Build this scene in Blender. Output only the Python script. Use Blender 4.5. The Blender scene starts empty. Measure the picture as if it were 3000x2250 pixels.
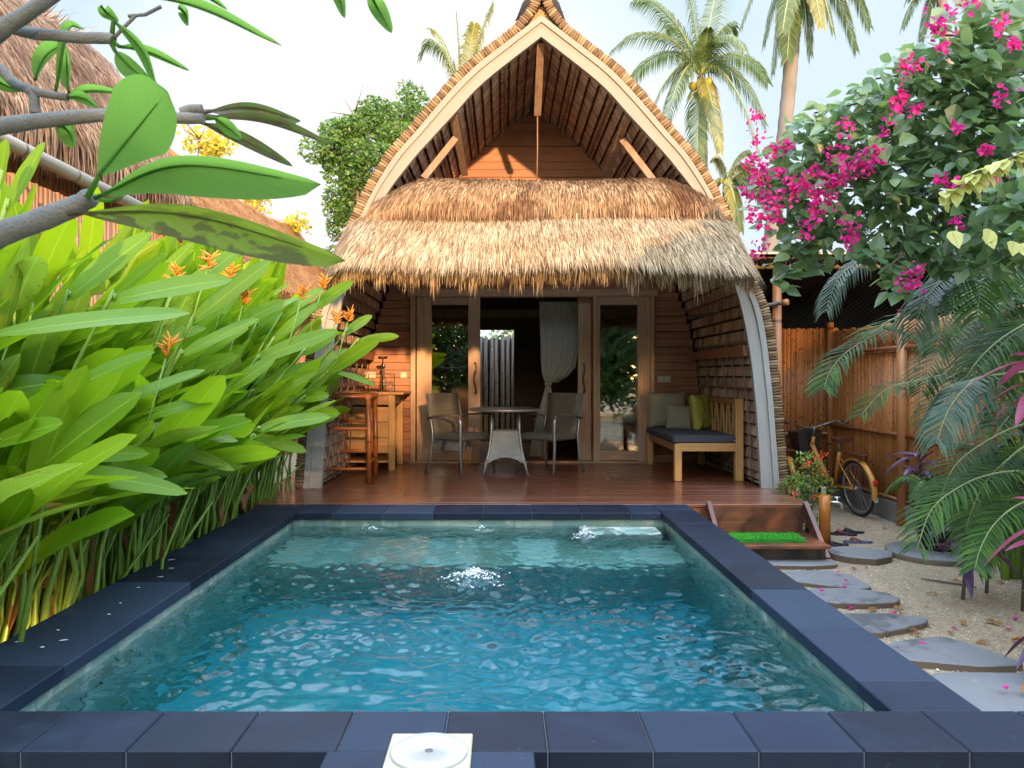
import bpy, math, random
from mathutils import Vector, Matrix, noise
R = random.Random(7)
rad = math.radians
C = bpy.context.scene.collection
V = Vector
# ---------------- picture to place: f in photo units, eye 1.1 m above the deck (deck top is z = 0)
FD, VX, VY, EYE = 1680.0, 1085.0, 812.0, 1.1
GZ = -0.38                      # sand level
def P(x, y, Y):                 # point seen at (x, y) that lies Y metres ahead
    return V(((x - VX) * Y / FD, Y, EYE - (y - VY) * Y / FD))
def G(x, y, z=GZ):              # point seen at (x, y) that lies on height z
    Y = (EYE - z) * FD / (y - VY)
    return V(((x - VX) * Y / FD, Y, z))
def lerp(a, b, t): return a + (b - a) * t
def ppoly(pts, t):              # piecewise linear lookup
    if t <= pts[0][0]: return pts[0][1]
    for (a, va), (b, vb) in zip(pts, pts[1:]):
        if t <= b: return va + (vb - va) * (t - a) / (b - a)
    return pts[-1][1]
def smooth_path(pts, n):        # catmull-rom through pts
    pts = [V(p) for p in pts]
    if len(pts) == 2: return [pts[0].lerp(pts[1], i / n) for i in range(n + 1)]
    ext = [pts[0] * 2 - pts[1]] + pts + [pts[-1] * 2 - pts[-2]]
    out = []
    m = len(pts) - 1
    for i in range(n + 1):
        f = i / n * m; k = min(int(f), m - 1); t = f - k
        a, b, c, d = ext[k:k + 4]
        out.append(0.5 * ((2 * b) + (c - a) * t + (2 * a - 5 * b + 4 * c - d) * t * t + (3 * b - a - 3 * c + d) * t ** 3))
    return out
# ---------------- mesh builder
class MB:
    def __init__(s): s.v = []; s.f = []; s.uv = []; s.sm = []
    def quad(s, pts, uv=None, sm=False):
        n = len(s.v); s.v += [tuple(p) for p in pts]; s.f.append(tuple(range(n, n + len(pts))))
        s.uv.append(uv or [(0, 0)] * len(pts)); s.sm.append(sm)
    def grid(s, rows, uvs=None, close=False, sm=True):
        n = len(s.v); w = len(rows[0])
        for r in rows: s.v += [tuple(p) for p in r]
        for i in range(len(rows) - 1):
            for j in range(w if close else w - 1):
                k = (j + 1) % w
                s.f.append((n + i * w + j, n + i * w + k, n + (i + 1) * w + k, n + (i + 1) * w + j))
                if uvs: s.uv.append([uvs[i][j], uvs[i][k], uvs[i + 1][k], uvs[i + 1][j]])
                else: s.uv.append([(j / w, i), ((j + 1) / w, i), ((j + 1) / w, i + 1), (j / w, i + 1)])
                s.sm.append(sm)
    def box(s, c, d, rz=0, rx=0, ry=0, bev=0.0):
        """box with centre c and size d; bev chamfers all edges"""
        m = Matrix.Rotation(rz, 3, 'Z') @ Matrix.Rotation(ry, 3, 'Y') @ Matrix.Rotation(rx, 3, 'X')
        c = V(c); hx, hy, hz = d[0] / 2, d[1] / 2, d[2] / 2
        n = len(s.v)
        if bev <= 0:
            for sx in (-1, 1):
                for sy in (-1, 1):
                    for sz in (-1, 1): s.v.append(tuple(c + m @ V((sx * hx, sy * hy, sz * hz))))
            fs = [(0, 1, 3, 2), (4, 6, 7, 5), (0, 4, 5, 1), (2, 3, 7, 6), (0, 2, 6, 4), (1, 5, 7, 3)]
            for f in fs: s.f.append(tuple(n + i for i in f)); s.uv.append([(0, 0), (1, 0), (1, 1), (0, 1)]); s.sm.append(False)
            return
        b = min(bev, hx * .9, hy * .9, hz * .9)
        idx = {}
        for sx in (-1, 1):
            for sy in (-1, 1):
                for sz in (-1, 1):
                    for ax, p in enumerate(((hx, hy - b, hz - b), (hx - b, hy, hz - b), (hx - b, hy - b, hz))):
                        idx[(sx, sy, sz, ax)] = len(s.v); s.v.append(tuple(c + m @ V((sx * p[0], sy * p[1], sz * p[2]))))
        def F(*k):
            s.f.append(tuple(idx[i] for i in k)); s.uv.append([(0, 0)] * len(k)); s.sm.append(False)
        for q in (-1, 1):
            F(*[(q, a, e, 0) for a, e in ((-1, -1), (q, -q), (1, 1), (-q, q))])
            F(*[(a, q, e, 1) for a, e in ((-1, -1), (-q, q), (1, 1), (q, -q))])
            F(*[(a, e, q, 2) for a, e in ((-1, -1), (q, -q), (1, 1), (-q, q))])
        for a in (-1, 1):
            for e in (-1, 1):
                F((a, e, -1, 0), (a, e, 1, 0), (a, e, 1, 1), (a, e, -1, 1))
                F((a, -1, e, 0), (a, 1, e, 0), (a, 1, e, 2), (a, -1, e, 2))
                F((-1, a, e, 1), (1, a, e, 1), (1, a, e, 2), (-1, a, e, 2))
                for z in (-1, 1): F((a, e, z, 0), (a, e, z, 1), (a, e, z, 2))
    def beam(s, a, b, w, h, up=(0, 0, 1), bev=0.0):
        """square bar from a to b, w across, h along up"""
        a = V(a); b = V(b); t = (b - a).normalized(); u = V(up); sd = t.cross(u)
        if sd.length < 1e-5: sd = t.cross(V((1, 0, 0)))
        sd.normalize(); u = sd.cross(t)
        rows = []
        for p in (a, b): rows.append([p + sd * sx * w / 2 + u * sz * h / 2 for sx, sz in ((-1, -1), (1, -1), (1, 1), (-1, 1))])
        n = len(s.v)
        s.grid(rows, close=True, sm=False)
        for r in ((3, 2, 1, 0), (4, 5, 6, 7)): s.f.append(tuple(n + i for i in r)); s.uv.append([(0, 0)] * 4); s.sm.append(False)
    def tube(s, pts, r, n=8, cap=True, flat=1.0, up=None):
        pts = [V(p) for p in pts]; rs = r if isinstance(r, (list, tuple)) else [r] * len(pts)
        prev = None; rows = []; uv = []; L = 0
        for i, p in enumerate(pts):
            t = (pts[min(i + 1, len(pts) - 1)] - pts[max(i - 1, 0)])
            if t.length < 1e-9: t = V((0, 0, 1))
            t.normalize()
            if prev is None:
                a = V(up) if up else (V((0, 0, 1)) if abs(t.z) < .9 else V((1, 0, 0)))
                x = t.cross(a).normalized()
            else:
                x = prev - t * prev.dot(t)
                if x.length < 1e-6: x = t.orthogonal()
                x.normalize()
            prev = x; y = x.cross(t)
            if i: L += (p - pts[i - 1]).length
            rows.append([p + (x * math.cos(k * math.tau / n) + y * math.sin(k * math.tau / n) * flat) * rs[i] for k in range(n)])
            uv.append([(k / n, L) for k in range(n)])
        b = len(s.v); s.grid(rows, uv, close=True)
        if cap:
            s.f.append(tuple(b + i for i in reversed(range(n)))); s.uv.append([(0, 0)] * n); s.sm.append(False)
            e = b + (len(rows) - 1) * n
            s.f.append(tuple(e + i for i in range(n))); s.uv.append([(0, 0)] * n); s.sm.append(False)
    def lathe(s, c, prof, n=20, ax=None):
        """prof = [(radius, height)...] around z at c (or around ax)"""
        c = V(c); q = V((0, 0, 1)).rotation_difference(V(ax)).to_matrix() if ax else Matrix.Identity(3)
        s.grid([[c + q @ V((r * math.cos(k * math.tau / n), r * math.sin(k * math.tau / n), h)) for k in range(n)] for r, h in prof], close=True)
    def prism(s, poly, z0, z1, bev=0.0):
        """vertical prism over polygon [(x,y)...]"""
        n = len(poly); b = len(s.v)
        cx = sum(p[0] for p in poly) / n; cy = sum(p[1] for p in poly) / n
        def ring(z, sh):
            return [V((cx + (p[0] - cx) * (1 - sh), cy + (p[1] - cy) * (1 - sh), z)) for p in poly]
        rows = [ring(z0, 0), ring(z1 - bev, 0)] + ([ring(z1, .04)] if bev else [])
        s.grid(rows, close=True, sm=False)
        e = b + (len(rows) - 1) * n
        s.f.append(tuple(e + i for i in range(n))); s.uv.append([(0, 0)] * n); s.sm.append(False)
        s.f.append(tuple(b + i for i in reversed(range(n)))); s.uv.append([(0, 0)] * n); s.sm.append(False)
WM = {}
def _wm(o): return WM.get(o.name, Matrix.Identity(4)) if o else Matrix.Identity(4)
def build(name, mb, mat, parent=None, world=True):
    """ONE mesh object; vertices given in world space unless world=False (then in the parent's space)"""
    me = bpy.data.meshes.new(name)
    vs = mb.v
    if parent is not None and world:
        inv = _wm(parent).inverted()
        vs = [tuple(inv @ V(v)) for v in vs]
    me.from_pydata(vs, [], mb.f)
    uvl = me.uv_layers.new(name='UVMap')
    flat = [c for f in mb.uv for u in f for c in u]
    if len(flat) == len(me.loops) * 2: uvl.data.foreach_set('uv', flat)
    me.polygons.foreach_set('use_smooth', mb.sm)
    for m in (mat if isinstance(mat, (list, tuple)) else [mat]): me.materials.append(m)
    me.update()
    o = bpy.data.objects.new(name, me); C.objects.link(o)
    if parent is not None: o.parent = parent; WM[o.name] = _wm(parent).copy()
    return o
def tag(o, label=None, cat=None, group=None, kind=None):
    if label: o['label'] = label
    if cat: o['category'] = cat
    if group: o['group'] = group
    if kind: o['kind'] = kind
    return o
def thing(name, label, cat, loc=(0, 0, 0), rz=0, group=None, kind=None):
    o = bpy.data.objects.new(name, None); C.objects.link(o)
    o.location = loc; o.rotation_euler = (0, 0, rz); o.empty_display_size = .1
    WM[o.name] = Matrix.Translation(V(loc)) @ Matrix.Rotation(rz, 4, 'Z')
    return tag(o, label, cat, group, kind)
def dup(root, loc, rz=0, sc=1.0, label=None, group=None, rx=0, ry=0):
    r = root.copy(); C.objects.link(r); r.location = loc; r.rotation_euler = (rx, ry, rz); r.scale = (sc, sc, sc)
    WM[r.name] = Matrix.Translation(V(loc)) @ Matrix.Rotation(rz, 4, 'Z')
    if label: r['label'] = label
    if group: r['group'] = group
    def kids(a, b):
        for ch in list(a.children):
            c = ch.copy(); C.objects.link(c); c.parent = b; kids(ch, c)
    kids(root, r)
    return r
# ---------------- materials
class N:
    def __init__(s, name):
        s.m = bpy.data.materials.new(name); s.m.use_nodes = True; s.t = s.m.node_tree; s.t.nodes.clear()
        s.out = s.t.nodes.new('ShaderNodeOutputMaterial')
    def n(s, typ, ins=None, **kw):
        x = s.t.nodes.new('ShaderNode' + typ)
        for k, v in kw.items(): setattr(x, k, v)
        for k, v in (ins or {}).items():
            if isinstance(v, bpy.types.NodeSocket): s.t.links.new(v, x.inputs[k])
            else:
                try: x.inputs[k].default_value = v
                except Exception:
                    x.inputs[k].default_value = (*v, 1) if len(v) == 3 else v
        return x
    def math(s, op, a, b=0.0, c=None):
        i = {0: a, 1: b}
        if c is not None: i[2] = c
        return s.n('Math', i, operation=op).outputs[0]
    def ramp(s, fac, stops, interp='LINEAR'):
        x = s.n('ValToRGB', {'Fac': fac}); e = x.color_ramp; e.interpolation = interp
        while len(e.elements) < len(stops): e.elements.new(.5)
        for el, (p, c) in zip(e.elements, stops): el.position = p; el.color = (*c, 1) if len(c) == 3 else c
        return x.outputs['Color']
    def mix(s, f, a, b, blend='MIX'):
        x = s.n('Mix', data_type='RGBA', blend_type=blend)
        for k, v in ((0, f), (6, a), (7, b)):
            if isinstance(v, bpy.types.NodeSocket): s.t.links.new(v, x.inputs[k])
            elif k == 0: x.inputs[0].default_value = v
            else: x.inputs[k].default_value = (*v, 1) if len(v) == 3 else v
        return x.outputs[2]
    def coord(s, kind='Object', scale=(1, 1, 1), isl=0.0, rot=(0, 0, 0)):
        c = s.n('TexCoord').outputs[kind]
        if isl:
            g = s.n('NewGeometry').outputs['Random Per Island']
            off = s.n('CombineXYZ', {0: s.math('MULTIPLY', g, isl), 1: s.math('MULTIPLY', g, isl * 1.7), 2: s.math('MULTIPLY', g, isl * .7)}).outputs[0]
            c = s.n('VectorMath', {0: c, 1: off}, operation='ADD').outputs[0]
        return s.n('Mapping', {'Vector': c, 'Scale': scale, 'Rotation': rot}).outputs[0]
    def noise(s, vec, scale=5, detail=4, rough=.55, dist=0.0):
        return s.n('TexNoise', {'Vector': vec, 'Scale': scale, 'Detail': detail, 'Roughness': rough, 'Distortion': dist}).outputs['Fac']
    def island(s): return s.n('NewGeometry').outputs['Random Per Island']
    def bump(s, h, st=.3, d=.01): return s.n('Bump', {'Height': h, 'Strength': st, 'Distance': d}).outputs['Normal']
    def pbr(s, col, rough=.6, normal=None, **kw):
        i = {'Base Color': col, 'Roughness': rough}
        if normal is not None: i['Normal'] = normal
        i.update({k.replace('_', ' '): v for k, v in kw.items()})
        p = s.n('BsdfPrincipled', i); return p.outputs[0]
    def done(s, sh, disp=None):
        s.t.links.new(sh, s.out.inputs['Surface']); return s.m
def k3(c, f): return tuple(min(1, x * f) for x in c)
def m_plain(name, col, rough=.6, var=.25, nsc=8, bump=.15, metal=0.0, isl=.15, **kw):
    a = N(name); v = a.coord('Object', isl=3.0)
    n = a.noise(v, nsc, 5); c = a.mix(n, k3(col, 1 - var), k3(col, 1 + var))
    i = a.island(); c = a.mix(1.0, c, a.ramp(i, [(0, (1 - isl,) * 3), (1, (1, 1, 1))]), 'MULTIPLY')
    r = a.math('ADD', a.math('MULTIPLY', n, .2), rough - .1)
    return a.done(a.pbr(c, r, a.bump(a.noise(v, nsc * 6, 3), bump, .004), Metallic=metal, **kw))
def m_wood(name, c1, c2, axis=0, rough=.5, gs=14, isl=.45, bump=.4, coat=0.0, spots=None):
    """grain runs along axis"""
    a = N(name); sc = [gs, gs, gs]; sc[axis] = gs * .06
    v = a.coord('Object', tuple(sc), isl=9.0)
    n = a.noise(v, 1.6, 6, .62, .6)
    c = a.mix(a.ramp(n, [(.3, (0, 0, 0)), (.7, (1, 1, 1))]), c1, c2)
    c = a.mix(1.0, c, a.ramp(a.island(), [(0, (1 - isl,) * 3), (1, (1, 1, 1))]), 'MULTIPLY')
    if spots:
        w = a.noise(a.coord('Object', (1, 1, 1)), 2.2, 5, .6)
        c = a.mix(a.ramp(w, [(.45, (0, 0, 0)), (.62, (1, 1, 1))]), c, spots)
    r = a.math('ADD', a.math('MULTIPLY', n, .25), rough - .1)
    return a.done(a.pbr(c, r, a.bump(n, bump, .004), Coat_Weight=coat, Coat_Roughness=.12))
def m_bamboo(name, c1, c2, axis=2, step=.32, isl=.35, rough=.35, green=None):
    a = N(name); v = a.coord('Object'); xyz = a.n('SeparateXYZ', {0: v}).outputs
    i = a.island()
    z = a.math('FRACT', a.math('ADD', a.math('DIVIDE', xyz[axis], step), a.math('MULTIPLY', i, 17.3)))
    node = a.ramp(z, [(0, (.22, .2, .18)), (.025, (.3, .28, .26)), (.045, (1.15, 1.1, 1)), (.12, (1, 1, 1)), (.97, (1, 1, 1)), (1, (.5, .5, .5))])
    sc = [30, 30, 30]; sc[axis] = 1.5
    n = a.noise(a.coord('Object', tuple(sc), isl=5.0), 1, 5)
    c = a.mix(n, c1, c2)
    c = a.mix(1.0, c, a.ramp(a.math('FRACT', a.math('MULTIPLY', i, 7.7)), [(0, (1 - isl,) * 3), (.8, (1, 1, 1)), (1, (1, 1, 1))]), 'MULTIPLY')
    big = a.noise(a.coord('Object', (1, 1, .6)), 1.7, 3)
    c = a.mix(a.ramp(big, [(.42, (0, 0, 0)), (.75, (.45, .45, .45))]), c, k3(c1, .55))
    c = a.mix(1.0, c, node, 'MULTIPLY')
    return a.done(a.pbr(c, rough, a.bump(n, .2, .003)))
def m_leaf(name, cols, rough=.4, trans=.35, vein=(.3, .45, .08), veins=22, spot=None, tcol=None, spec=.5, vw=.06):
    """cols = three greens picked per leaf; midrib and side veins from the UVs"""
    a = N(name); u = a.n('TexCoord').outputs['UV']; s = a.n('SeparateXYZ', {0: u}).outputs
    i = a.island()
    c = a.ramp(i, [(0, cols[0]), (.45, cols[1]), (1, cols[2])])
    n = a.noise(a.coord('Object', isl=2.0), 7, 4); c = a.mix(a.math('MULTIPLY', n, .35), c, k3(cols[1], .55))
    du = a.math('ABSOLUTE', a.math('SUBTRACT', s[0], .5))
    if veins:
        w = a.math('SINE', a.math('MULTIPLY', a.math('SUBTRACT', s[1], a.math('MULTIPLY', du, .35)), veins * 6.28))
        c = a.mix(a.math('MULTIPLY', a.math('ADD', w, 1.0), .11), c, k3(cols[0], .55))
    mid = a.math('LESS_THAN', du, vw * .5)
    c = a.mix(a.math('MULTIPLY', mid, .75), c, vein)
    if spot:
        q = a.noise(a.coord('UV', (2.2, 5, 1), isl=6.0), 1.7, 5, .6)
        e = a.math('ADD', q, a.math('MULTIPLY', a.math('POWER', a.math('MULTIPLY', du, 2.0), 3.0), .16))
        c = a.mix(a.ramp(e, [(spot[1], (0, 0, 0)), (spot[1] + .035, (1, 1, 1))]), c, spot[0])
    nb = a.bump(a.math('ADD', n, a.math('MULTIPLY', mid, -.3)), .2, .01)
    p = a.pbr(c, rough, nb, Specular_IOR_Level=spec)
    tc = a.mix(.6, c, tcol or k3(cols[2], 1.5))
    t = a.n('BsdfTranslucent', {'Color': tc}).outputs[0]
    return a.done(a.n('MixShader', {0: trans, 1: p, 2: t}).outputs[0])
def m_ramp_strands(name, stops, rough=.85, patch=None, zdark=None):
    a = N(name); c = a.ramp(a.island(), stops)
    if patch:
        n = a.noise(a.coord('Object'), patch[0], 4, .6)
        c = a.mix(a.ramp(n, [(.45, (0, 0, 0)), (.65, (1, 1, 1))]), c, a.mix(1.0, c, patch[1], 'MULTIPLY'))
    p = a.pbr(c, rough, Specular_IOR_Level=.2)
    t = a.n('BsdfTranslucent', {'Color': c}).outputs[0]
    return a.done(a.n('MixShader', {0: .2, 1: p, 2: t}).outputs[0])
# ---------------- plant pieces
def leaf(mb, base, d, L, W, bend=.25, fold=.2, up=(0, 0, 1), seg=8, roll=0.0, tipw=.85, wav=0.0, ex=.62):
    """blade growing from base along d; bend drops the tip by bend*L"""
    base = V(base); d = V(d).normalized(); up = V(up)
    sd = d.cross(up)
    if sd.length < .05: sd = d.orthogonal()
    sd.normalize(); nn = sd.cross(d)
    if roll: q = Matrix.Rotation(roll, 3, d); sd = q @ sd; nn = q @ nn
    ph = R.uniform(0, 6.28); rows = []; uvs = []
    for i in range(seg + 1):
        t = i / seg
        p = base + d * L * t + V((0, 0, -1)) * (bend * L * t * t)
        w = W * .5 * max(.015, math.sin(math.pi * min(1, t ** tipw)) ** ex) if 0 < t < 1 else W * .02
        e = nn * fold * w; wv = nn * wav * w * math.sin(ph + t * 11)
        rows.append([p - sd * w + e + wv, p - sd * w * .5 + e * .35, p, p + sd * w * .5 + e * .35, p + sd * w + e - wv])
        uvs.append([(0, t), (.25, t), (.5, t), (.75, t), (1, t)])
    mb.grid(rows, uvs)
def blade(mb, a, b, c, w, nrm):
    """thin three point leaflet"""
    a, b, c = V(a), V(b), V(c); s1 = (b - a).cross(nrm)
    if s1.length < 1e-6: s1 = V((1, 0, 0))
    s1.normalize(); s1 *= w / 2
    n = len(mb.v)
    mb.v += [tuple(a - s1 * .5), tuple(a + s1 * .5), tuple(b + s1), tuple(b - s1), tuple(c)]
    mb.f += [(n, n + 1, n + 2, n + 3), (n + 3, n + 2, n + 4)]
    mb.uv += [[(0, 0), (1, 0), (1, .5), (0, .5)], [(0, .5), (1, .5), (.5, 1)]]; mb.sm += [False, False]
def frond(ml, mr, pts, LL, n=60, w=.03, droop=.35, ra=.02, fwd=.5, t0=.12, updown=.15, tip=.45):
    """feather frond: ml gets leaflets, mr the rachis; pts the curve; LL the longest leaflet"""
    path = smooth_path(pts, n)
    mr.tube(path[::max(1, n // 14)] + [path[-1]], [lerp(ra, ra * .2, i / (len(path[::max(1, n // 14)]))) for i in range(len(path[::max(1, n // 14)]) + 1)], 5)
    for i in range(int(n * t0), n):
        t = i / n; T = (path[i + 1] - path[i]).normalized()
        sd = T.cross(V((0, 0, 1)))
        if sd.length < .05: sd = V((1, 0, 0))
        sd.normalize(); nn = sd.cross(T)
        l = LL * (math.sin(math.pi * (.12 + .8 * t) ** .8) ** .7 * (1 - tip) + tip * (1 - t) ** .4 * .8 + .08)
        for s in (-1, 1):
            lj = l * R.uniform(.85, 1.1)
            dv = (sd * s + T * (fwd + R.uniform(-.08, .08) + t * .5) + nn * (updown + R.uniform(-.1, .1))).normalized()
            p0 = path[i]; p1 = p0 + dv * lj * .5 + V((0, 0, -droop * lj * .15)); dv2 = (dv + V((0, 0, -droop))).normalized()
            blade(ml, p0, p1, p1 + dv2 * lj * .5 + V((0, 0, -droop * lj * .15)), w * R.uniform(.8, 1.2), nn)
def leafcloud(mb, cen, rx, ry, rz, n, s0, s1, shell=.45, hang=.3, fz=-1):
    """n small leaves spread through an ellipsoid"""
    for _ in range(n):
        while True:
            d = V((R.uniform(-1, 1), R.uniform(-1, 1), R.uniform(fz, 1)))
            if .05 < d.length < 1: break
        k = d.length; d = d / k * (shell + (1 - shell) * k ** .5)
        p = V((cen[0] + d.x * rx, cen[1] + d.y * ry, cen[2] + d.z * rz))
        s = R.uniform(s0, s1)
        q = V((R.gauss(0, 1), R.gauss(0, 1), R.gauss(0, .7) - hang)).normalized()
        o = q.orthogonal().normalized(); o = Matrix.Rotation(R.uniform(0, 6.28), 3, q) @ o
        mb.quad([p, p + q * s * .45 + o * s * .28, p + q * s, p + q * s * .45 - o * s * .28], [(.5, 0), (1, .5), (.5, 1), (0, .5)])
# ================= camera, world, sun
sc = bpy.context.scene
cam = bpy.data.cameras.new('camera'); camo = bpy.data.objects.new('camera', cam); C.objects.link(camo)
camo.location = (0, 0, EYE); camo.rotation_euler = (rad(90), 0, 0)
cam.sensor_width = 36; cam.lens = 36 * FD / 2212; cam.shift_x = 21 / 2212; cam.shift_y = -17.5 / 2212
cam.clip_start = .05; cam.clip_end = 2000
cam.dof.use_dof = True; cam.dof.focus_distance = 7.0; cam.dof.aperture_fstop = 11
sc.camera = camo
SUN_EL, SUN_AZ = 10.0, 11.0      # low sun behind the camera, to its right
sd = V((math.sin(rad(SUN_AZ)) * math.cos(rad(SUN_EL)), -math.cos(rad(SUN_AZ)) * math.cos(rad(SUN_EL)), math.sin(rad(SUN_EL))))
sun = bpy.data.lights.new('sun', 'SUN'); sun.energy = 2.6; sun.angle = rad(1.2); sun.color = (1, .58, .27)
suno = bpy.data.objects.new('sun', sun); C.objects.link(suno); suno.rotation_euler = sd.to_track_quat('Z', 'Y').to_euler()
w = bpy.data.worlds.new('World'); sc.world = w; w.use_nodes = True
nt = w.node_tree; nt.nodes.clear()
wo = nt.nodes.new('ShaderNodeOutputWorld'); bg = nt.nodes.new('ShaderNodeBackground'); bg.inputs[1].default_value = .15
sky = nt.nodes.new('ShaderNodeTexSky'); sky.sky_type = 'NISHITA'; sky.sun_disc = False
sky.sun_elevation = rad(SUN_EL); sky.sun_rotation = math.atan2(sd.x, sd.y)
sky.air_density = 1.0; sky.dust_density = 2.0; sky.ozone_density = 1.5
tc = nt.nodes.new('ShaderNodeTexCoord'); mp = nt.nodes.new('ShaderNodeMapping'); mp.inputs['Scale'].default_value = (1.1, 1.1, 2.2)
nz = nt.nodes.new('ShaderNodeTexNoise'); nz.inputs['Scale'].default_value = 1.5; nz.inputs['Detail'].default_value = 6; nz.inputs['Roughness'].default_value = .5
rp = nt.nodes.new('ShaderNodeValToRGB'); rp.color_ramp.elements[0].position = .4; rp.color_ramp.elements[1].position = .58
rp.color_ramp.elements[0].color = (.15, .15, .15, 1); rp.color_ramp.elements[1].color = (.85, .85, .85, 1)
L = nt.links.new
def wn(t, op=None, **kw):
    x = nt.nodes.new('ShaderNode' + t)
    if op: x.operation = op
    for k, v in kw.items():
        k = int(k[1:])
        if isinstance(v, bpy.types.NodeSocket): L(v, x.inputs[k])
        else: x.inputs[k].default_value = v
    return x
L(tc.outputs['Generated'], mp.inputs['Vector']); L(mp.outputs[0], nz.inputs['Vector']); L(nz.outputs['Fac'], rp.inputs['Fac'])
# clouds: thin and pale blue ahead, sky overhead and behind brightened to add light
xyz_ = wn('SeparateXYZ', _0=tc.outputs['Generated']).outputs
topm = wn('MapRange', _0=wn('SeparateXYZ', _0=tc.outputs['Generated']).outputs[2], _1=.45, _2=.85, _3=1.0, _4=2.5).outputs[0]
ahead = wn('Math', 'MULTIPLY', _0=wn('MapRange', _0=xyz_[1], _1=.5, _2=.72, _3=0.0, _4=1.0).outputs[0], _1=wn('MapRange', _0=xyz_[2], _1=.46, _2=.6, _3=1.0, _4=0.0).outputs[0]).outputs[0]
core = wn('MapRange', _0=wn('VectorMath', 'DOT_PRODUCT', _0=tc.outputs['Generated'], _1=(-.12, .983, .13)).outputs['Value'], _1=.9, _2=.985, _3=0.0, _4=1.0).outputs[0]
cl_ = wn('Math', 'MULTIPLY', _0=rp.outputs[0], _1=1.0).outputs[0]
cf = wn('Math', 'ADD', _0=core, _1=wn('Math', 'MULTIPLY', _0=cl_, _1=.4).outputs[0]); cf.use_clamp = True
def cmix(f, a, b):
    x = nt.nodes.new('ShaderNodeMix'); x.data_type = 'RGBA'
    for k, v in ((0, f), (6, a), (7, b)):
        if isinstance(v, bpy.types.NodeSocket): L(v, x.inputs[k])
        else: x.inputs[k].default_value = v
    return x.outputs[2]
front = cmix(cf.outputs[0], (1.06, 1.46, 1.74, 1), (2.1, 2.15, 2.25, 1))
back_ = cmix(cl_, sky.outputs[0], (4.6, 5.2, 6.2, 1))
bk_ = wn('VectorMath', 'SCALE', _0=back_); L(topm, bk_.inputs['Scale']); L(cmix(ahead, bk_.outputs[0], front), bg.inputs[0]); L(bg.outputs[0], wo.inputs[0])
sc.view_settings.view_transform = 'Standard'; sc.view_settings.look = 'None'; sc.view_settings.gamma = 1
sc.view_settings.exposure = 1.88; sc.view_settings.use_curve_mapping = False

# ================= materials shared
a = N('sand'); v = a.coord('Object')
n1 = a.noise(v, 1.3, 5); n2 = a.noise(v, 60, 3, .7); n3 = a.noise(v, 9, 5, .65)
vo = a.n('TexVoronoi', {'Vector': v, 'Scale': 90.0}); vc = vo.outputs['Color']; vd = vo.outputs['Distance']
c = a.mix(n2, (.28, .215, .13), (.54, .45, .31)); c = a.mix(a.ramp(n1, [(.4, (0, 0, 0)), (.65, (.6, .6, .6))]), c, (.3, .24, .17))
c = a.mix(a.ramp(n3, [(.55, (0, 0, 0)), (.75, (.5, .5, .5))]), c, (.25, .2, .15))
vg = a.n('SeparateXYZ', {0: vc}).outputs[0]; c = a.mix(.5, c, a.mix(1.0, c, a.ramp(vg, [(0, (.25, .24, .22)), (1, (1.3, 1.28, 1.2))]), 'MULTIPLY'))
M_sand = a.done(a.pbr(c, .95, a.bump(a.math('ADD', n2, a.math('ADD', vd, a.math('MULTIPLY', n3, 2))), .7, .012)))
a = N('coping_slate'); v = a.coord('Object'); i = a.island()
c = a.ramp(i, [(0, (.003, .007, .018)), (.45, (.0045, .0105, .026)), (.85, (.008, .018, .04)), (1, (.022, .04, .07))])
n1 = a.noise(v, 55, 4, .7); n2 = a.noise(v, 4, 5, .6)
c = a.mix(a.ramp(n2, [(.48, (0, 0, 0)), (.72, (.5, .5, .5))]), c, (.016, .028, .055)); n4 = a.noise(v, 13, 6, .75)
c = a.mix(a.ramp(n4, [(.66, (0, 0, 0)), (.74, (.45, .45, .45))]), c, (.16, .18, .2))
c = a.mix(a.ramp(n1, [(.62, (0, 0, 0)), (.72, (.7, .7, .7))]), c, (.012, .014, .024))
M_slate = a.done(a.pbr(c, a.math('ADD', a.math('MULTIPLY', n2, .3), .45), a.bump(n1, .45, .004), Specular_IOR_Level=.35))
M_grout = m_plain('grout', (.13, .13, .14), .8, .3, 30)
a = N('green_stone'); v = a.coord('Object'); i = a.island()
c = a.ramp(i, [(0, (.16, .25, .19)), (.3, (.24, .34, .27)), (.6, (.2, .33, .3)), (.85, (.33, .4, .33)), (1, (.42, .5, .42))])
n1 = a.noise(v, 7, 6, .65); n2 = a.noise(v, 40, 4)
c = a.mix(a.ramp(n1, [(.52, (0, 0, 0)), (.6, (.85, .85, .85))]), c, (.5, .55, .48))
c = a.mix(a.ramp(n2, [(.5, (0, 0, 0)), (.8, (.5, .5, .5))]), c, (.12, .15, .1))
M_green = a.done(a.pbr(c, .6, a.bump(n1, .3, .005)))
a = N('pool_floor_stone'); v = a.coord('Object'); i = a.island()
c = a.ramp(i, [(0, (.2, .4, .4)), (1, (.34, .52, .5))])
M_floor = a.done(a.pbr(c, .7))
a = N('pool_water')
g = a.n('BsdfGlass', {'Color': (1, 1, 1), 'Roughness': 0.0, 'IOR': 1.333}).outputs[0]
va = a.n('VolumeAbsorption', {'Color': (.08, .775, .87), 'Density': .95}).outputs[0]
a.t.links.new(va, a.out.inputs['Volume']); M_water = a.done(g)
M_deck = m_wood('deck_wood', (.13, .04, .02), (.27, .092, .042), 0, .3, 16, .35, .25, coat=.45)
M_dark = m_wood('dark_wood', (.05, .018, .012), (.11, .042, .026), 0, .4, 14, .4, .35, coat=.15, spots=(.2, .06, .02))
M_black = m_plain('black', (.012, .012, .015), .5, .2)
M_white = m_plain('white_plastic', (.46, .46, .44), .35, .05)
M_cream = m_plain('cream_plastic', (.45, .41, .29), .4, .1)

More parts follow.
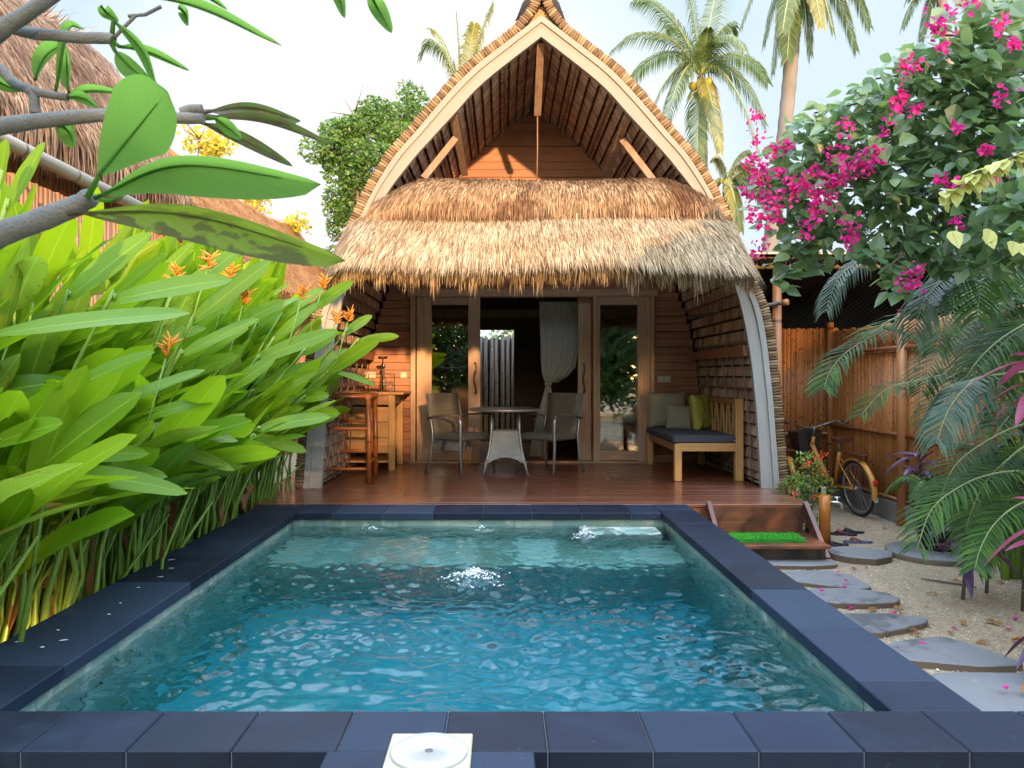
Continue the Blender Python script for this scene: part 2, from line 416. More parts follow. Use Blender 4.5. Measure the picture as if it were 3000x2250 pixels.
# ================= ground with a hole for the pool
PX0, PX1, PY0, PY1 = -1.66, 1.28, 2.556, 6.24      # inner rim of the coping
OX0, OX1, OY0, OY1 = -2.07, 1.58, 2.28, 6.66
mb = MB()
xs = [-150, -40, -12, -6] + [OX0 + .04] + [OX1 - .04, 2, 2.4, 2.8, 3.2, 3.6, 4.0, 6, 12, 40, 150]
ys = [-150, -40, -12, -4, 0, OY0 + .04, 3, 3.5, 4, 4.5, 5, 5.5, 6, OY1 - .04, 7.2, 8, 9, 10, 14, 40, 400]
for x0, x1 in zip(xs, xs[1:]):
    for y0, y1 in zip(ys, ys[1:]):
        if x0 >= OX0 and x1 <= OX1 and y0 >= OY0 and y1 <= OY1: continue
        mb.quad([(x0, y0, GZ), (x1, y0, GZ), (x1, y1, GZ), (x0, y1, GZ)])
tag(build('ground', mb, M_sand), kind='structure')
mb = MB()
for _ in range(9000):
    x = R.uniform(1.6, 4.3) ; y = R.uniform(2.4, 8.6)
    s = R.uniform(.0035, .009) * (1.6 if R.random() < .04 else 1)
    n = len(mb.v); z = GZ + s * .3
    mb.v += [(x + s, y, z), (x, y + s, z), (x - s * R.uniform(.6, 1.1), y, z), (x, y - s, z), (x, y, z + s * .8)]
    for k in range(4): mb.f.append((n + k, n + (k + 1) % 4, n + 4)); mb.uv.append([(0, 0)] * 3); mb.sm.append(True)
M_peb = m_plain('coral_gravel', (.58, .52, .42), .9, .3, 8, isl=.6)
tag(build('coral_gravel', mb, M_peb), 'pale coral gravel strewn over the sand path beside the pool', 'gravel', kind='stuff')

# ================= pool
pool = thing('swimming_pool', 'rectangular plunge pool with dark blue slate rim and green stone lining', 'pool', (0, 4.4, GZ))
def coping(name, x0, x1, y0, y1, alongx, size, offs=0.0, th=.055):
    m = MB(); g = MB(); gap = .0035
    a0, a1 = (x0, x1) if alongx else (y0, y1)
    p = a0 - offs
    while p < a1 - .01:
        q = min(p + size, a1); p0 = max(p, a0)
        if q - p0 > .02:
            if alongx: m.box(((p0 + q) / 2, (y0 + y1) / 2, .0 - th / 2 + R.uniform(-.0008, .0008)), (q - p0 - gap, y1 - y0 - gap, th), bev=.004)
            else: m.box(((x0 + x1) / 2, (p0 + q) / 2, .0 - th / 2 + R.uniform(-.0008, .0008)), (x1 - x0 - gap, q - p0 - gap, th), bev=.004)
        p = q
    g.box(((x0 + x1) / 2, (y0 + y1) / 2, -th / 2 - .004), (x1 - x0 - .012, y1 - y0 - .012, th - .008))
    o = build(name, m, M_slate, pool); build('grout', g, M_grout, o)
    return o
coping('coping', OX0, PX0, PY0 + .0, OY1, False, .6, .2)
coping('coping', PX1, OX1, PY0 + .0, OY1, False, .6, .35)
coping('coping', PX0, PX1, PY1, OY1, True, .4, .1)
coping('coping', OX0 - .6, OX1 + .6, OY0, PY0, True, .31, .296)
coping('coping', -.516, .095, OY0 - .42, OY0, True, .31, 0)
m = MB()     # rim walls below the coping
for x0, x1, y0, y1 in ((OX0 - .56, -.52, OY0 + .02, PY0 - .05), (-.5, .08, OY0 - .4, PY0 - .05), (.1, OX1 + .56, OY0 + .02, PY0 - .05), (OX0 + .02, PX0 - .05, PY0 - .04, OY1 - .02), (PX1 + .05, OX1 - .02, PY0 - .04, OY1 - .02)):
    m.box(((x0 + x1) / 2, (y0 + y1) / 2, -.24), (x1 - x0, y1 - y0, .365))
build('rim_wall', m, m_plain('rim_wall_paint', (.05, .06, .068), .45, .3, 6), pool)
TX0, TX1, TY0, TY1, TZ = PX0 - .035, PX1 + .035, PY0 - .03, PY1 + .035, -1.3
def tiles(x0, x1, fn, wdt, hgt, z0, z1):
    m = MB(); r = 0; z = z1
    while z > z0 + .01:
        p = x0 - (wdt * .5 if r % 2 else 0)
        while p < x1 - .005:
            q0, q1 = max(p, x0), min(p + wdt, x1); d = R.uniform(0, .003); gp = .0015
            if q1 - q0 > .01: m.quad([fn(q0 + gp, z - hgt + gp, d), fn(q1 - gp, z - hgt + gp, d), fn(q1 - gp, z - gp, d), fn(q0 + gp, z - gp, d)])
            p += wdt
        z -= hgt; r += 1
    return m
m = MB()
for t in (tiles(TX0, TX1, lambda u, z, d: (u, TY1 - d, z), .3, .14, TZ, -.05), tiles(TX0, TX1, lambda u, z, d: (u, TY0 + d, z), .3, .14, TZ, -.05),
          tiles(TY0, TY1, lambda u, z, d: (TX0 + d, u, z), .3, .14, TZ, -.05), tiles(TY0, TY1, lambda u, z, d: (TX1 - d, u, z), .3, .14, TZ, -.05)):
    n = len(m.v); m.v += t.v; m.f += [tuple(i + n for i in f) for f in t.f]; m.uv += t.uv; m.sm += t.sm
tl = build('tile_lining', m, M_green, pool)
g = MB(); g.quad([(TX0 - .004, TY1 + .004, -.05), (TX0 - .004, TY1 + .004, TZ), (TX1 + .004, TY1 + .004, TZ), (TX1 + .004, TY1 + .004, -.05)])
g.quad([(TX0 - .004, TY0 - .004, -.05), (TX0 - .004, TY0 - .004, TZ), (TX0 - .004, TY1 + .004, TZ), (TX0 - .004, TY1 + .004, -.05)])
g.quad([(TX1 + .004, TY0 - .004, -.05), (TX1 + .004, TY0 - .004, TZ), (TX1 + .004, TY1 + .004, TZ), (TX1 + .004, TY1 + .004, -.05)])
g.quad([(TX0 - .004, TY0 - .004, -.05), (TX0 - .004, TY0 - .004, TZ), (TX1 + .004, TY0 - .004, TZ), (TX1 + .004, TY0 - .004, -.05)])
build('grout', g, m_plain('pale_grout', (.4, .44, .38), .8, .2), tl)
m = MB()
for ix in range(10):
    for iy in range(13):
        x0 = TX0 + (TX1 - TX0) * ix / 10; y0 = TY0 + (TY1 - TY0) * iy / 13; g_ = .002
        m.quad([(x0 + g_, y0 + g_, TZ + .005), (x0 + (TX1 - TX0) / 10 - g_, y0 + g_, TZ + .005), (x0 + (TX1 - TX0) / 10 - g_, y0 + (TY1 - TY0) / 13 - g_, TZ + .005), (x0 + g_, y0 + (TY1 - TY0) / 13 - g_, TZ + .005)])
m.quad([(TX0, TY0, TZ), (TX1, TY0, TZ), (TX1, TY1, TZ), (TX0, TY1, TZ)])
build('pool_floor', m, M_floor, pool)
m = MB(); BY = 5.42
m.box(((TX0 + TX1) / 2, (BY + TY1) / 2, (-.5 + TZ) / 2), (TX1 - TX0 - .01, TY1 - BY - .01, -.5 - TZ), bev=.01)
for k in range(10):
    x0 = TX0 + .01 + (TX1 - TX0 - .02) * k / 10
    m.quad([(x0 + .003, BY + .02, -.496), (x0 + (TX1 - TX0 - .02) / 10 - .003, BY + .02, -.496), (x0 + (TX1 - TX0 - .02) / 10 - .003, TY1 - .01, -.496), (x0 + .003, TY1 - .01, -.496)])
build('bench', m, M_green, pool)
m = MB(); m.box((.92, 6.1, -.3), (.62, .3, .38), bev=.01)
build('bench_step', m, M_green, pool)
# --- water
JETS = [(G(1025, 1250, -.11), .13, .055), (G(807, 1143, -.11), .05, .02), (G(1040, 1144, -.11), .05, .025), (G(1262, 1158, -.11), .06, .06)]
def wave(x, y):
    p = V((x, y, 0))
    h = .5 * noise.noise(V((x * 2.6, y * 3.4, 1.3))) * .022
    near = max(.35, min(1, (6.4 - y) / 2.2))
    h += noise.noise(V((x * 5.5 + .8 * noise.noise(p * 3), y * 9.5, 4.2))) * .010 * near
    ch = near * max(.35, min(1.5, 1 + 1.8 * noise.noise(V((x * 1.1 + 3, y * 1.3, 7)))))
    h += noise.noise(V((x * 14, y * 21 + noise.noise(p * 5), 8.8))) * .0125 * ch
    h += noise.noise(V((x * 30, y * 42, 2.8))) * .0048 * ch
    for j, rr, amp in JETS:
        d = math.hypot(x - j.x, y - j.y)
        h += .006 * math.exp(-d / (rr * 5)) * math.cos(d * 55 + 3 * noise.noise(p * 9))
        if d < rr * 2.2: h += amp * math.exp(-(d / rr) ** 2 * 1.6) * (.55 + .9 * noise.noise(V((x * 34, y * 34, 3))))
    return h
m = MB(); NX, NY = 220, 290; WZ = -.112
wx0, wx1, wy0, wy1 = TX0 - .003, TX1 + .003, TY0 - .003, TY1 + .003
rows = [[V((lerp(wx0, wx1, i / NX), lerp(wy0, wy1, j / NY), WZ + wave(lerp(wx0, wx1, i / NX), lerp(wy0, wy1, j / NY)))) for i in range(NX + 1)] for j in range(NY + 1)]
m.grid(rows)
zb = TZ - .02; W1 = NX + 1
bi = len(m.v); m.v += [(wx0, wy0, zb), (wx1, wy0, zb), (wx1, wy1, zb), (wx0, wy1, zb)]
def face(f): m.f.append(f); m.uv.append([(0, 0)] * len(f)); m.sm.append(False)
face((bi + 3, bi + 2, bi + 1, bi))
face(tuple([bi, bi + 1] + [i for i in reversed(range(W1))]))
face(tuple([bi + 2, bi + 3] + [NY * W1 + i for i in range(W1)]))
face(tuple([bi + 3, bi] + [j * W1 for j in range(NY + 1)]))
face(tuple([bi + 1, bi + 2] + [j * W1 + NX for j in reversed(range(NY + 1))]))
tag(build('pool_water', m, M_water), kind='structure')
# foam where the jets break the surface
M_foam = m_plain('foam', (.85, .88, .9), .15, .1, 20, Alpha=1.0)
for k, (j, rr, amp) in enumerate(JETS):
    m = MB()
    for _ in range((520, 60, 60, 200)[k]):
        a_ = R.uniform(0, 6.28); d = abs(R.gauss(0, rr * .62)); x, y = j.x + math.cos(a_) * d * 1.25, j.y + math.sin(a_) * d
        s = R.uniform(.002, .0065) if k in (0, 3) else R.uniform(.002, .005)
        z = WZ + wave(x, y) + s * .2 + (R.random() ** 3) * amp * .6 * (1 - min(1, d / rr))
        m.lathe((x, y, z), [(0, -s), (s * .8, -s * .4), (s, 0), (s * .7, s * .5), (0, s * .7)], 6)
    o = build('water_jet', m, M_foam)
    tag(o, ['white bubbling splash in the middle of the pool', 'small left water jet breaking the surface by the far pool wall',
            'small middle water jet breaking the surface by the far pool wall', 'right water jet spraying over the pool bench'][k], 'water jet', 'water jets in the pool', 'stuff')
# skimmer cover in the coping
sk = thing('skimmer_cover', 'white round skimmer lid in a square cream frame on the near pool rim', 'skimmer cover', (-.21, 2.25, .002))
m = MB(); m.box((-.212, 2.25, .004), (.245, .245, .012), bev=.003); build('frame', m, M_cream, sk)
m = MB(); m.lathe((-.212, 2.25, .0105), [(0, .0), (.012, .0), (.0125, .006), (.06, .007), (.062, .0085), (.108, .0085), (.111, .006), (.111, 0)], 48); build('lid', m, M_white, sk)
m = MB(); m.lathe((-.212, 2.25, .0165), [(.0, .0006), (.011, .0008), (.0115, -.002)], 20); build('finger_hole', m, m_plain('grey_hole', (.12, .12, .11), .5), sk)

# ================= deck and step
DX0, DX1, YW = -2.35, 2.66, 9.9
deck = thing('wooden_deck', 'wet dark red wooden deck between the pool and the thatched bungalow', 'deck', (0, 8, GZ))
m = MB(); y = OY1 + .01; k = 0
while y < 12.9:
    xs_ = [DX0] + sorted(R.uniform(DX0 + .6, DX1 - .6) for _ in range(2)) + [DX1 + (0 if y < 7.6 else -.1)]
    for x0, x1 in zip(xs_, xs_[1:]):
        m.box(((x0 + x1) / 2, y + .05, -.015 + R.uniform(-.0008, .0008)), (x1 - x0 - .002, .096, .028), bev=.003, rx=R.uniform(-.004, .004))
    y += .1
build('deck_board', m, M_deck, deck)
m = MB(); m.box(((DX0 + DX1) / 2, OY1 + .03, -.1), (DX1 - DX0 - .02, .03, .135)); m.box((DX1 - .03, 8, -.1), (.03, 2.6, .135))
for x in (-2.2, 1.4, 2.5):
    for yy in (6.9, 8.2): m.box((x, yy, -.23), (.09, .09, .3))
build('deck_frame', m, M_dark, deck)
st = thing('wooden_step', 'dark stained wooden step box with slanted side boards below the deck', 'step', (2.2, 6.4, GZ))
m = MB(); m.box((2.16, 6.62, -.12), (.78, .03, .21)); build('riser', m, M_dark, st)
m = MB(); m.box((2.16, 6.3, -.235), (.8, .5, .028), bev=.003); build('tread', m, M_dark, st)
m = MB(); m.box((2.16, 6.12, -.315), (.76, .02, .12)); build('lower_riser', m, M_black, st)
for x in (1.75, 2.57):
    m = MB(); m.beam((x, 6.62, .0), (x, 6.16, GZ + .01), .035, .1, up=(0, 1, .6)); build('side_board', m, M_dark, st)
mat_o = thing('grass_doormat', 'bright green artificial grass doormat on the dark wooden step', 'doormat', (2.1, 6.27, -.22))
m = MB(); m.box((2.11, 6.27, -.214), (.6, .26, .012)); build('backing', m, m_plain('turf_backing', (.03, .16, .02), .8), mat_o)
m = MB()
for _ in range(5200):
    x, y = R.uniform(1.82, 2.4), R.uniform(6.145, 6.395); h = R.uniform(.018, .034)
    blade(m, (x, y, -.209), (x + R.gauss(0, .004), y + R.gauss(0, .004), -.209 + h * .6), (x + R.gauss(0, .008), y + R.gauss(0, .008), -.209 + h), .004, V((R.gauss(0, 1), R.gauss(0, 1), 0)))
tag(build('turf', m, m_leaf('turf', [(.03, .3, .02), (.05, .4, .03), (.09, .5, .05)], .6, .3, (.05, .4, .03), 0), mat_o), kind='stuff')
# ================= the bungalow
YF = 7.65; KF = YF / FD; XC = (1169 - VX) * KF
outer = [(0, 37), (78, 97), (142, 147), (198, 203), (268, 285), (325, 353), (382, 455), (443, 606), (470, 670), (483, 734), (491, 803), (498, 870), (503, 937), (511, 1040), (512, 1060)]
inner = [(0, 82), (98, 158), (145, 200), (185, 245), (232, 296), (288, 360), (345, 443), (412, 606), (432, 670), (446, 739), (455, 803), (462, 870), (467, 937), (473, 1040), (474, 1060)]
def prof(lst, n=90):
    return [(p.x * KF, max(0.0, EYE - (p.z - VY) * KF)) for p in smooth_path([(a_, 0, b_) for a_, b_ in lst], n)]
PO, PI = prof(outer), prof(inner)
NP = len(PO)
def inner_half(z):              # half width of the inside at height z
    for (a_, za), (b_, zb_) in zip(PI, PI[1:]):
        if za >= z >= zb_: return a_ + (b_ - a_) * (za - z) / max(1e-6, za - zb_)
    return 0.0 if z > PI[0][1] else PI[-1][0]
def pp(s, k, f, y=YF):          # profile point: side s, index k, f = 0 inner .. 1 outer edge of the board, beyond 1 outwards
    (xi, zi), (xo, zo) = PI[k], PO[k]
    return V((XC + s * lerp(xi, xo, f), y, lerp(zi, zo, f)))
def nrm(k, s):
    k0, k1 = max(0, k - 1), min(NP - 1, k + 1)
    t = V((PO[k1][0] - PO[k0][0], 0, PO[k1][1] - PO[k0][1])).normalized()
    return V((-t.z * s, 0, t.x))
def po(s, k, off, y=YF):
    p = V((XC + s * PO[k][0], y, PO[k][1])); n_ = nrm(k, s)
    if k == 0: n_ = V((0, 0, 1.25))
    return p + n_ * off
hut = thing('thatched_bungalow', 'tall thatched bungalow with a curved pointed gable facing the pool', 'bungalow', (XC, YW, 0))
a = N('weathered_board'); uv = a.n('TexCoord').outputs['UV']; ob = a.coord('Object')
g1 = a.noise(a.n('Mapping', {'Vector': uv, 'Scale': (9, .7, 1)}).outputs[0], 2.2, 6, .65, .3); g2 = a.noise(ob, 1.1, 4)
c = a.mix(g1, (.14, .125, .1), (.335, .305, .25))
c = a.mix(a.ramp(a.n('SeparateXYZ', {0: ob}).outputs[2], [(0.0, (0, 0, 0)), (.02, (0, 0, 0))]), c, c)
zz = a.n('SeparateXYZ', {0: ob}).outputs[2]
c = a.mix(a.n('MapRange', {0: zz, 1: 1.2, 2: 2.2, 3: .85, 4: 0.0}).outputs[0], c, a.mix(g1, (.25, .26, .25), (.5, .51, .48)))
M_board = a.done(a.pbr(c, .8, a.bump(g1, .5, .006)))
M_rib = m_ramp_strands('thatch_roll', [(0, (.13, .085, .045)), (.5, (.24, .16, .085)), (1, (.4, .29, .17))])
M_thatch = m_ramp_strands('thatch', [(0, (.12, .08, .045)), (.25, (.28, .2, .115)), (.65, (.43, .33, .2)), (1, (.62, .51, .34))], patch=(2.2, (.86, .78, .68)))
M_thatch_old = m_ramp_strands('old_thatch', [(0, (.1, .065, .04)), (.35, (.25, .165, .09)), (.75, (.42, .28, .155)), (1, (.56, .42, .26))], patch=(2.6, (.45, .36, .32)))
M_under = m_plain('thatch_underside', (.06, .04, .026), .95, .4, 20)
M_ijuk = m_plain('black_ridge_fibre', (.02, .016, .014), .9, .4, 30)
M_gable = m_wood('gable_planks', (.26, .095, .04), (.46, .19, .08), 0, .55, 12, .4, .35, spots=(.3, .12, .055))
M_wall = m_wood('wall_planks', (.25, .09, .042), (.48, .2, .092), 0, .5, 12, .5, .4, coat=.1, spots=(.3, .13, .07))
M_teak = m_wood('door_teak', (.28, .15, .08), (.56, .35, .2), 2, .5, 14, .3, .4, spots=(.36, .25, .17))
M_teak_h = m_wood('door_teak_rail', (.28, .15, .08), (.56, .35, .2), 0, .5, 14, .3, .4, spots=(.3, .2, .13))
M_strut = m_wood('strut_wood', (.22, .13, .08), (.4, .26, .17), 2, .7, 10, .3, .3)
for s in (-1, 1):
    m = MB()
    for f0, f1, dy in ((0.0, .66, .0), (.67, 1.0, -.018)):
        for side, yy in ((0, YF - .03 + dy), (1, YF + .03)):
            r_ = [[pp(s, k, f0, yy), pp(s, k, f1, yy)] for k in range(NP)]
            m.grid(r_, [[(f0, k / 9), (f1, k / 9)] for k in range(NP)], sm=False)
        for f in (f0, f1):
            m.grid([[pp(s, k, f, YF - .03 + dy), pp(s, k, f, YF + .03)] for k in range(NP)], [[(f, k / 9), (f + .1, k / 9)] for k in range(NP)], sm=False)
    m.grid([[pp(s, NP - 1, 0, YF - .03), pp(s, NP - 1, 1, YF - .03)], [pp(s, NP - 1, 0, YF + .03), pp(s, NP - 1, 1, YF + .03)]], sm=False)
    build('bargeboard', m, M_board, hut)
    # rope-like rolled edge of the thatch
    m = MB(); path = [po(s, k, .046, YF - .03) for k in range(1, NP)]
    top = [V((XC + s * .035, YF - .03, 4.95)), V((XC + s * .045, YF - .03, 4.82)), V((XC + s * .085, YF - .03, 4.70)), V((XC + s * .17, YF - .03, 4.59))]
    path = smooth_path(top + path[3:], 240)
    acc = 0; last = path[0]
    lens = [0]
    for p_, q_ in zip(path, path[1:]): lens.append(lens[-1] + (q_ - p_).length)
    d = 0; k = 0
    while d < lens[-1] - .03:
        while lens[k + 1] < d: k += 1
        t = (path[k + 1] - path[k]).normalized(); n_ = V((-t.z * s, 0, t.x)) if s > 0 else V((t.z, 0, -t.x)) * 1
        n_ = V((t.z, 0, -t.x)); p_ = path[k] + (path[k + 1] - path[k]) * ((d - lens[k]) / max(1e-6, lens[k + 1] - lens[k]))
        hw = .047 * R.uniform(.9, 1.12); r0 = .0145
        ax = (n_ + t * R.uniform(-.12, .12) + V((0, R.uniform(-.1, .1), 0))).normalized()
        m.tube([p_ - ax * hw, p_ - ax * hw * .72, p_, p_ + ax * hw * .72, p_ + ax * hw], [.006, r0, r0 * 1.12, r0, .006], 6, cap=False)
        d += R.uniform(.0255, .031)
    m2 = MB(); m2.tube([p_ + V((0, .065, 0)) for p_ in path[::4]], .05, 8)
    e = build('thatch_edge', m, M_rib, hut); build('binding_core', m2, M_under, e)
    # outer thatch surface and front closure
    m = MB(); ysr = [YF + .0, 8.4, 9.2, 10.2, 11.4, 12.95]
    m.grid([[po(s, k, .085 + .012 * noise.noise(V((k * .7, y * 2, s))), y) for y in ysr] for k in range(NP)])
    m.grid([[pp(s, k, .35, YF + .035), po(s, k, .085, YF + .035)] for k in range(NP)], sm=False)
    for _ in range(3800):
        k = R.randint(2, NP - 2); y = YF + R.random() ** 2 * 4.5; b_ = po(s, k, .08, y); t = (po(s, k + 1, .12, y) - po(s, k - 1, .12, y)).normalized(); n_ = nrm(k, s)
        L_ = R.uniform(.12, .3); e_ = b_ + (t + n_ * R.uniform(.0, .09) + V((0, R.gauss(0, .12), 0))) * L_
        blade(m, b_, (b_ + e_) / 2 + n_ * .01, e_, .011, n_)
    build('roof_thatch', m, M_thatch_old, hut)
    # inside: shingle rows laced on battens
    ce = MB(); lens = [0]
    for k in range(1, NP): lens.append(lens[-1] + math.hypot(PI[k][0] - PI[k - 1][0], PI[k][1] - PI[k - 1][1]))
    def ip(d, y, off):
        k = 0
        while k < NP - 2 and lens[k + 1] < d: k += 1
        f = (d - lens[k]) / max(1e-6, lens[k + 1] - lens[k]); t = V((PI[k + 1][0] - PI[k][0], 0, PI[k + 1][1] - PI[k][1])).normalized()
        x = lerp(PI[k][0], PI[k + 1][0], f); z = lerp(PI[k][1], PI[k + 1][1], f)
        return V((XC + s * (x - t.z * off), y, z + t.x * off)), V((s * t.x, 0, t.z)), V((-t.z * s, 0, t.x))
    d = .05; row = 0
    rowh = .12
    while d < lens[-1] - .02:
        y = YF + .035; low = d > lens[-1] * .66
        while y < YW - .02:
            w_ = R.uniform(.045, .065) if not low else R.uniform(.09, .14)
            p_, t, n_ = ip(d, y + w_ / 2, .05); tl_ = R.uniform(-.006, .006)
            h_ = rowh * (.86 if not low else .8)
            a0, b0 = p_ - t * h_ * .5 + n_ * (.012 + tl_), p_ + t * h_ * .5 - n_ * (.016 + tl_)
            yy = V((0, w_ * .5 * .86, 0)); th = n_ * .02
            n0 = len(ce.v); sk_ = V((0, R.uniform(-.004, .004), 0))
            ce.v += [tuple(q) for q in (a0 - yy, a0 + yy, b0 + yy + sk_, b0 - yy + sk_, a0 - yy + th, a0 + yy + th, b0 + yy + th, b0 - yy + th)]
            for f in ((0, 1, 2, 3), (4, 7, 6, 5), (0, 4, 5, 1), (2, 6, 7, 3), (1, 5, 6, 2), (0, 3, 7, 4)):
                ce.f.append(tuple(n0 + i for i in f)); ce.uv.append([(0, 0)] * 4); ce.sm.append(False)
            y += w_
        d += rowh; row += 1
    # dark backing right behind the shingles
    ce2 = MB(); ce2.grid([[ip(lens[k], yy, .075)[0] for yy in (YF + .03, 9, 12.9)] for k in range(NP)])
    M_shg = m_plain('palm_shingle', (.58, .4, .29), .85, .35, 20, .3, isl=.6) if s < 0 else M_shg
    cl = build('ceiling_shingle', ce, M_shg, hut); build('backing', ce2, M_under, cl)
    for i_ in range(9):
        d = .42 + i_ * .47
        if d > lens[-1] - .3: break
        p0, t, n_ = ip(d, YF + .04, .0); p1 = ip(d, YW - .02, .0)[0]
        m = MB(); m.beam(p0 + n_ * .03, p1 + n_ * .03, .018, .016, up=n_); build('purlin', m, M_strut if i_ < 8 else M_wall, hut)
    # eave rail across the porch side and upright laths below it
    dr = lens[-1] - 1.36
    m = MB(); m.beam(ip(dr, YF + .05, -.02)[0], ip(dr, YW - .02, -.02)[0], .1, .04, up=ip(dr, 8, 0)[2]); build('side_rail', m, M_wall, hut)
    for i_ in range(6):
        y = YF + .3 + i_ * .36
        m = MB(); m.tube([ip(lens[-1] - q, y, .012)[0] for q in (0.01, .35, .7, 1.0, 1.3)], .014, 5, flat=.5); build('lath', m, M_strut, hut)
# struts in the gable
for A_, B_, w_ in ((P(1168, 90, YF + .1), P(1161, 247, 8.45), .075), (P(981, 247, YF + .1), P(1004, 376, 8.7), .07), (P(984, 300, YF + .35), P(915, 386, YF + .2), .065),
                   (P(1354, 253, YF + .1), P(1311, 380, 8.7), .07), (P(1344, 303, YF + .35), P(1413, 393, YF + .2), .065)):
    m = MB(); m.beam(A_, B_, w_, .05, up=(0, 1, 0)); build('strut', m, M_strut, hut)
m = MB(); m.tube([P(1161, 247, 8.45), P(1161, 320, 8.46), P(1160, 388, 8.46)], .007, 5); build('cable', m, M_strut, hut)
# black fibre finial behind the crossing rolls
m = MB()
for s in (-1, 1):
    m.tube([V((XC + s * .02, YF + .06, 4.9)), V((XC + s * .1, YF + .08, 4.75)), V((XC + s * .22, YF + .12, 4.62))], [.06, .1, .04], 10)
for _ in range(1600):
    s = R.choice((-1, 1)); x = s * abs(R.gauss(.1, .07)); z = 4.74 - abs(x) * .65 + R.gauss(0, .05); b_ = V((XC + x, YF + .08 + R.random() * .4, z))
    e_ = b_ + V((s * R.uniform(.0, .07), R.uniform(-.05, .05), R.uniform(-.06, .05))); blade(m, b_, (b_ + e_) / 2, e_, .007, V((0, 1, 0)))
m.tube([V((XC, YF + .1, 4.66)), V((XC, 12.9, 4.66))], .12, 10)
build('ridge_cap', m, M_ijuk, hut)
# front wall of planks: below the awning with the door opening, above it the gable
DOX0, DOX1, DOZ = (893 - VX) * YW / FD, (1407 - VX) * YW / FD, 2.12
wl, gb = MB(), MB(); z = 0.0; h_ = .098
while z < PI[0][1] - .05:
    zt = z + h_; hw = min(inner_half(z + .02), inner_half(z + h_)) + .03 if z < 2.8 else inner_half(z) + .07
    segs = [(XC - hw, XC + hw)] if z + h_ * .5 > DOZ else [(XC - hw, DOX0), (DOX1, XC + hw)]
    tgt = wl if z < 2.95 else gb
    for x0, x1 in segs:
        if x1 - x0 > .05:
            dy = R.uniform(-.014, .014)
            if x0 > 1.5 and 1.1 < z < 2.0: dy = -.03 if int(z / h_) % 2 else .015
            if x1 - x0 > 2: 
                xm = XC + R.uniform(-.5, .5)
                tgt.box(((x0 + xm) / 2, YW + dy, z + h_ / 2), (xm - x0 - .004, .03, h_ - .004), rx=rad(R.uniform(3, 6)), bev=.003)
                tgt.box(((xm + x1) / 2, YW + dy + .004, z + h_ / 2), (x1 - xm - .004, .03, h_ - .004), rx=rad(R.uniform(3, 6)), bev=.003)
            else: tgt.box(((x0 + x1) / 2, YW + dy, z + h_ / 2), (x1 - x0 - .002, .03, h_ - .004), rx=rad(R.uniform(3, 6)), bev=.003)
    z += h_
fw = build('front_wall', wl, M_wall, hut); gw = build('gable_wall', gb, M_gable, hut)
m = MB(); zs = [DOZ + .03 + i * .1 for i in range(23)]
m.grid([[V((XC - inner_half(z_), YW + .035, z_)), V((XC + inner_half(z_), YW + .035, z_))] for z_ in zs if z_ < PI[0][1]])
build('backing', m, M_under, gw)
# room behind the doors
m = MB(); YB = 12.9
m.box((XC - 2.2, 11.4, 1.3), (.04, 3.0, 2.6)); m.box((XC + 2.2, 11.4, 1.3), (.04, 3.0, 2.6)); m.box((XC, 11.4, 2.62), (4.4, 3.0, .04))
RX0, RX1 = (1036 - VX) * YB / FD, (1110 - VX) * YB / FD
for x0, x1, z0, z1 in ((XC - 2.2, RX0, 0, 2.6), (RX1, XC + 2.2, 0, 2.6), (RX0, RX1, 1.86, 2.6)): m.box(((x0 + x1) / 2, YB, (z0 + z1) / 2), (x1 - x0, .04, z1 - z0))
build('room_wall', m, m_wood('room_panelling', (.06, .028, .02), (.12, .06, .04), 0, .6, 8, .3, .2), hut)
m = MB(); m.box((XC, 12.2, 2.08), (4.3, .08, .12)); build('room_beam', m, M_strut, hut)
# door frames and sliding doors
def xw(xd, Y=YW): return (xd - VX) * Y / FD
fr = MB()
fr.box(((DOX0 + DOX1) / 2, YW - .01, 2.15), (DOX1 - DOX0 + .14, .13, .1), bev=.004)
build('door_lintel', fr, M_teak_h, hut)
fr = MB(); fr.box(((DOX0 + DOX1) / 2, YW - .02, .01), (DOX1 - DOX0 + .1, .16, .03), bev=.004); build('door_sill', fr, M_teak_h, hut)
for x0, x1 in ((888, 899), (1029, 1037), (1280, 1288), (1403, 1411)):
    fr = MB(); fr.box((xw((x0 + x1) / 2), YW - .02, 1.055), ((x1 - x0) * YW / FD, .14, 2.09), bev=.004); build('door_post', fr, M_teak, hut)
a = N('door_glass')
gl = a.n('BsdfGlossy', {'Color': (1, 1, 1), 'Roughness': .0}).outputs[0]; tr = a.n('BsdfTransparent', {'Color': (.82, .88, .86)}).outputs[0]
fz_ = a.n('Fresnel', {'IOR': 1.75}).outputs[0]
M_glass = a.done(a.n('MixShader', {0: a.math('MAXIMUM', fz_, .13), 1: tr, 2: gl}).outputs[0])
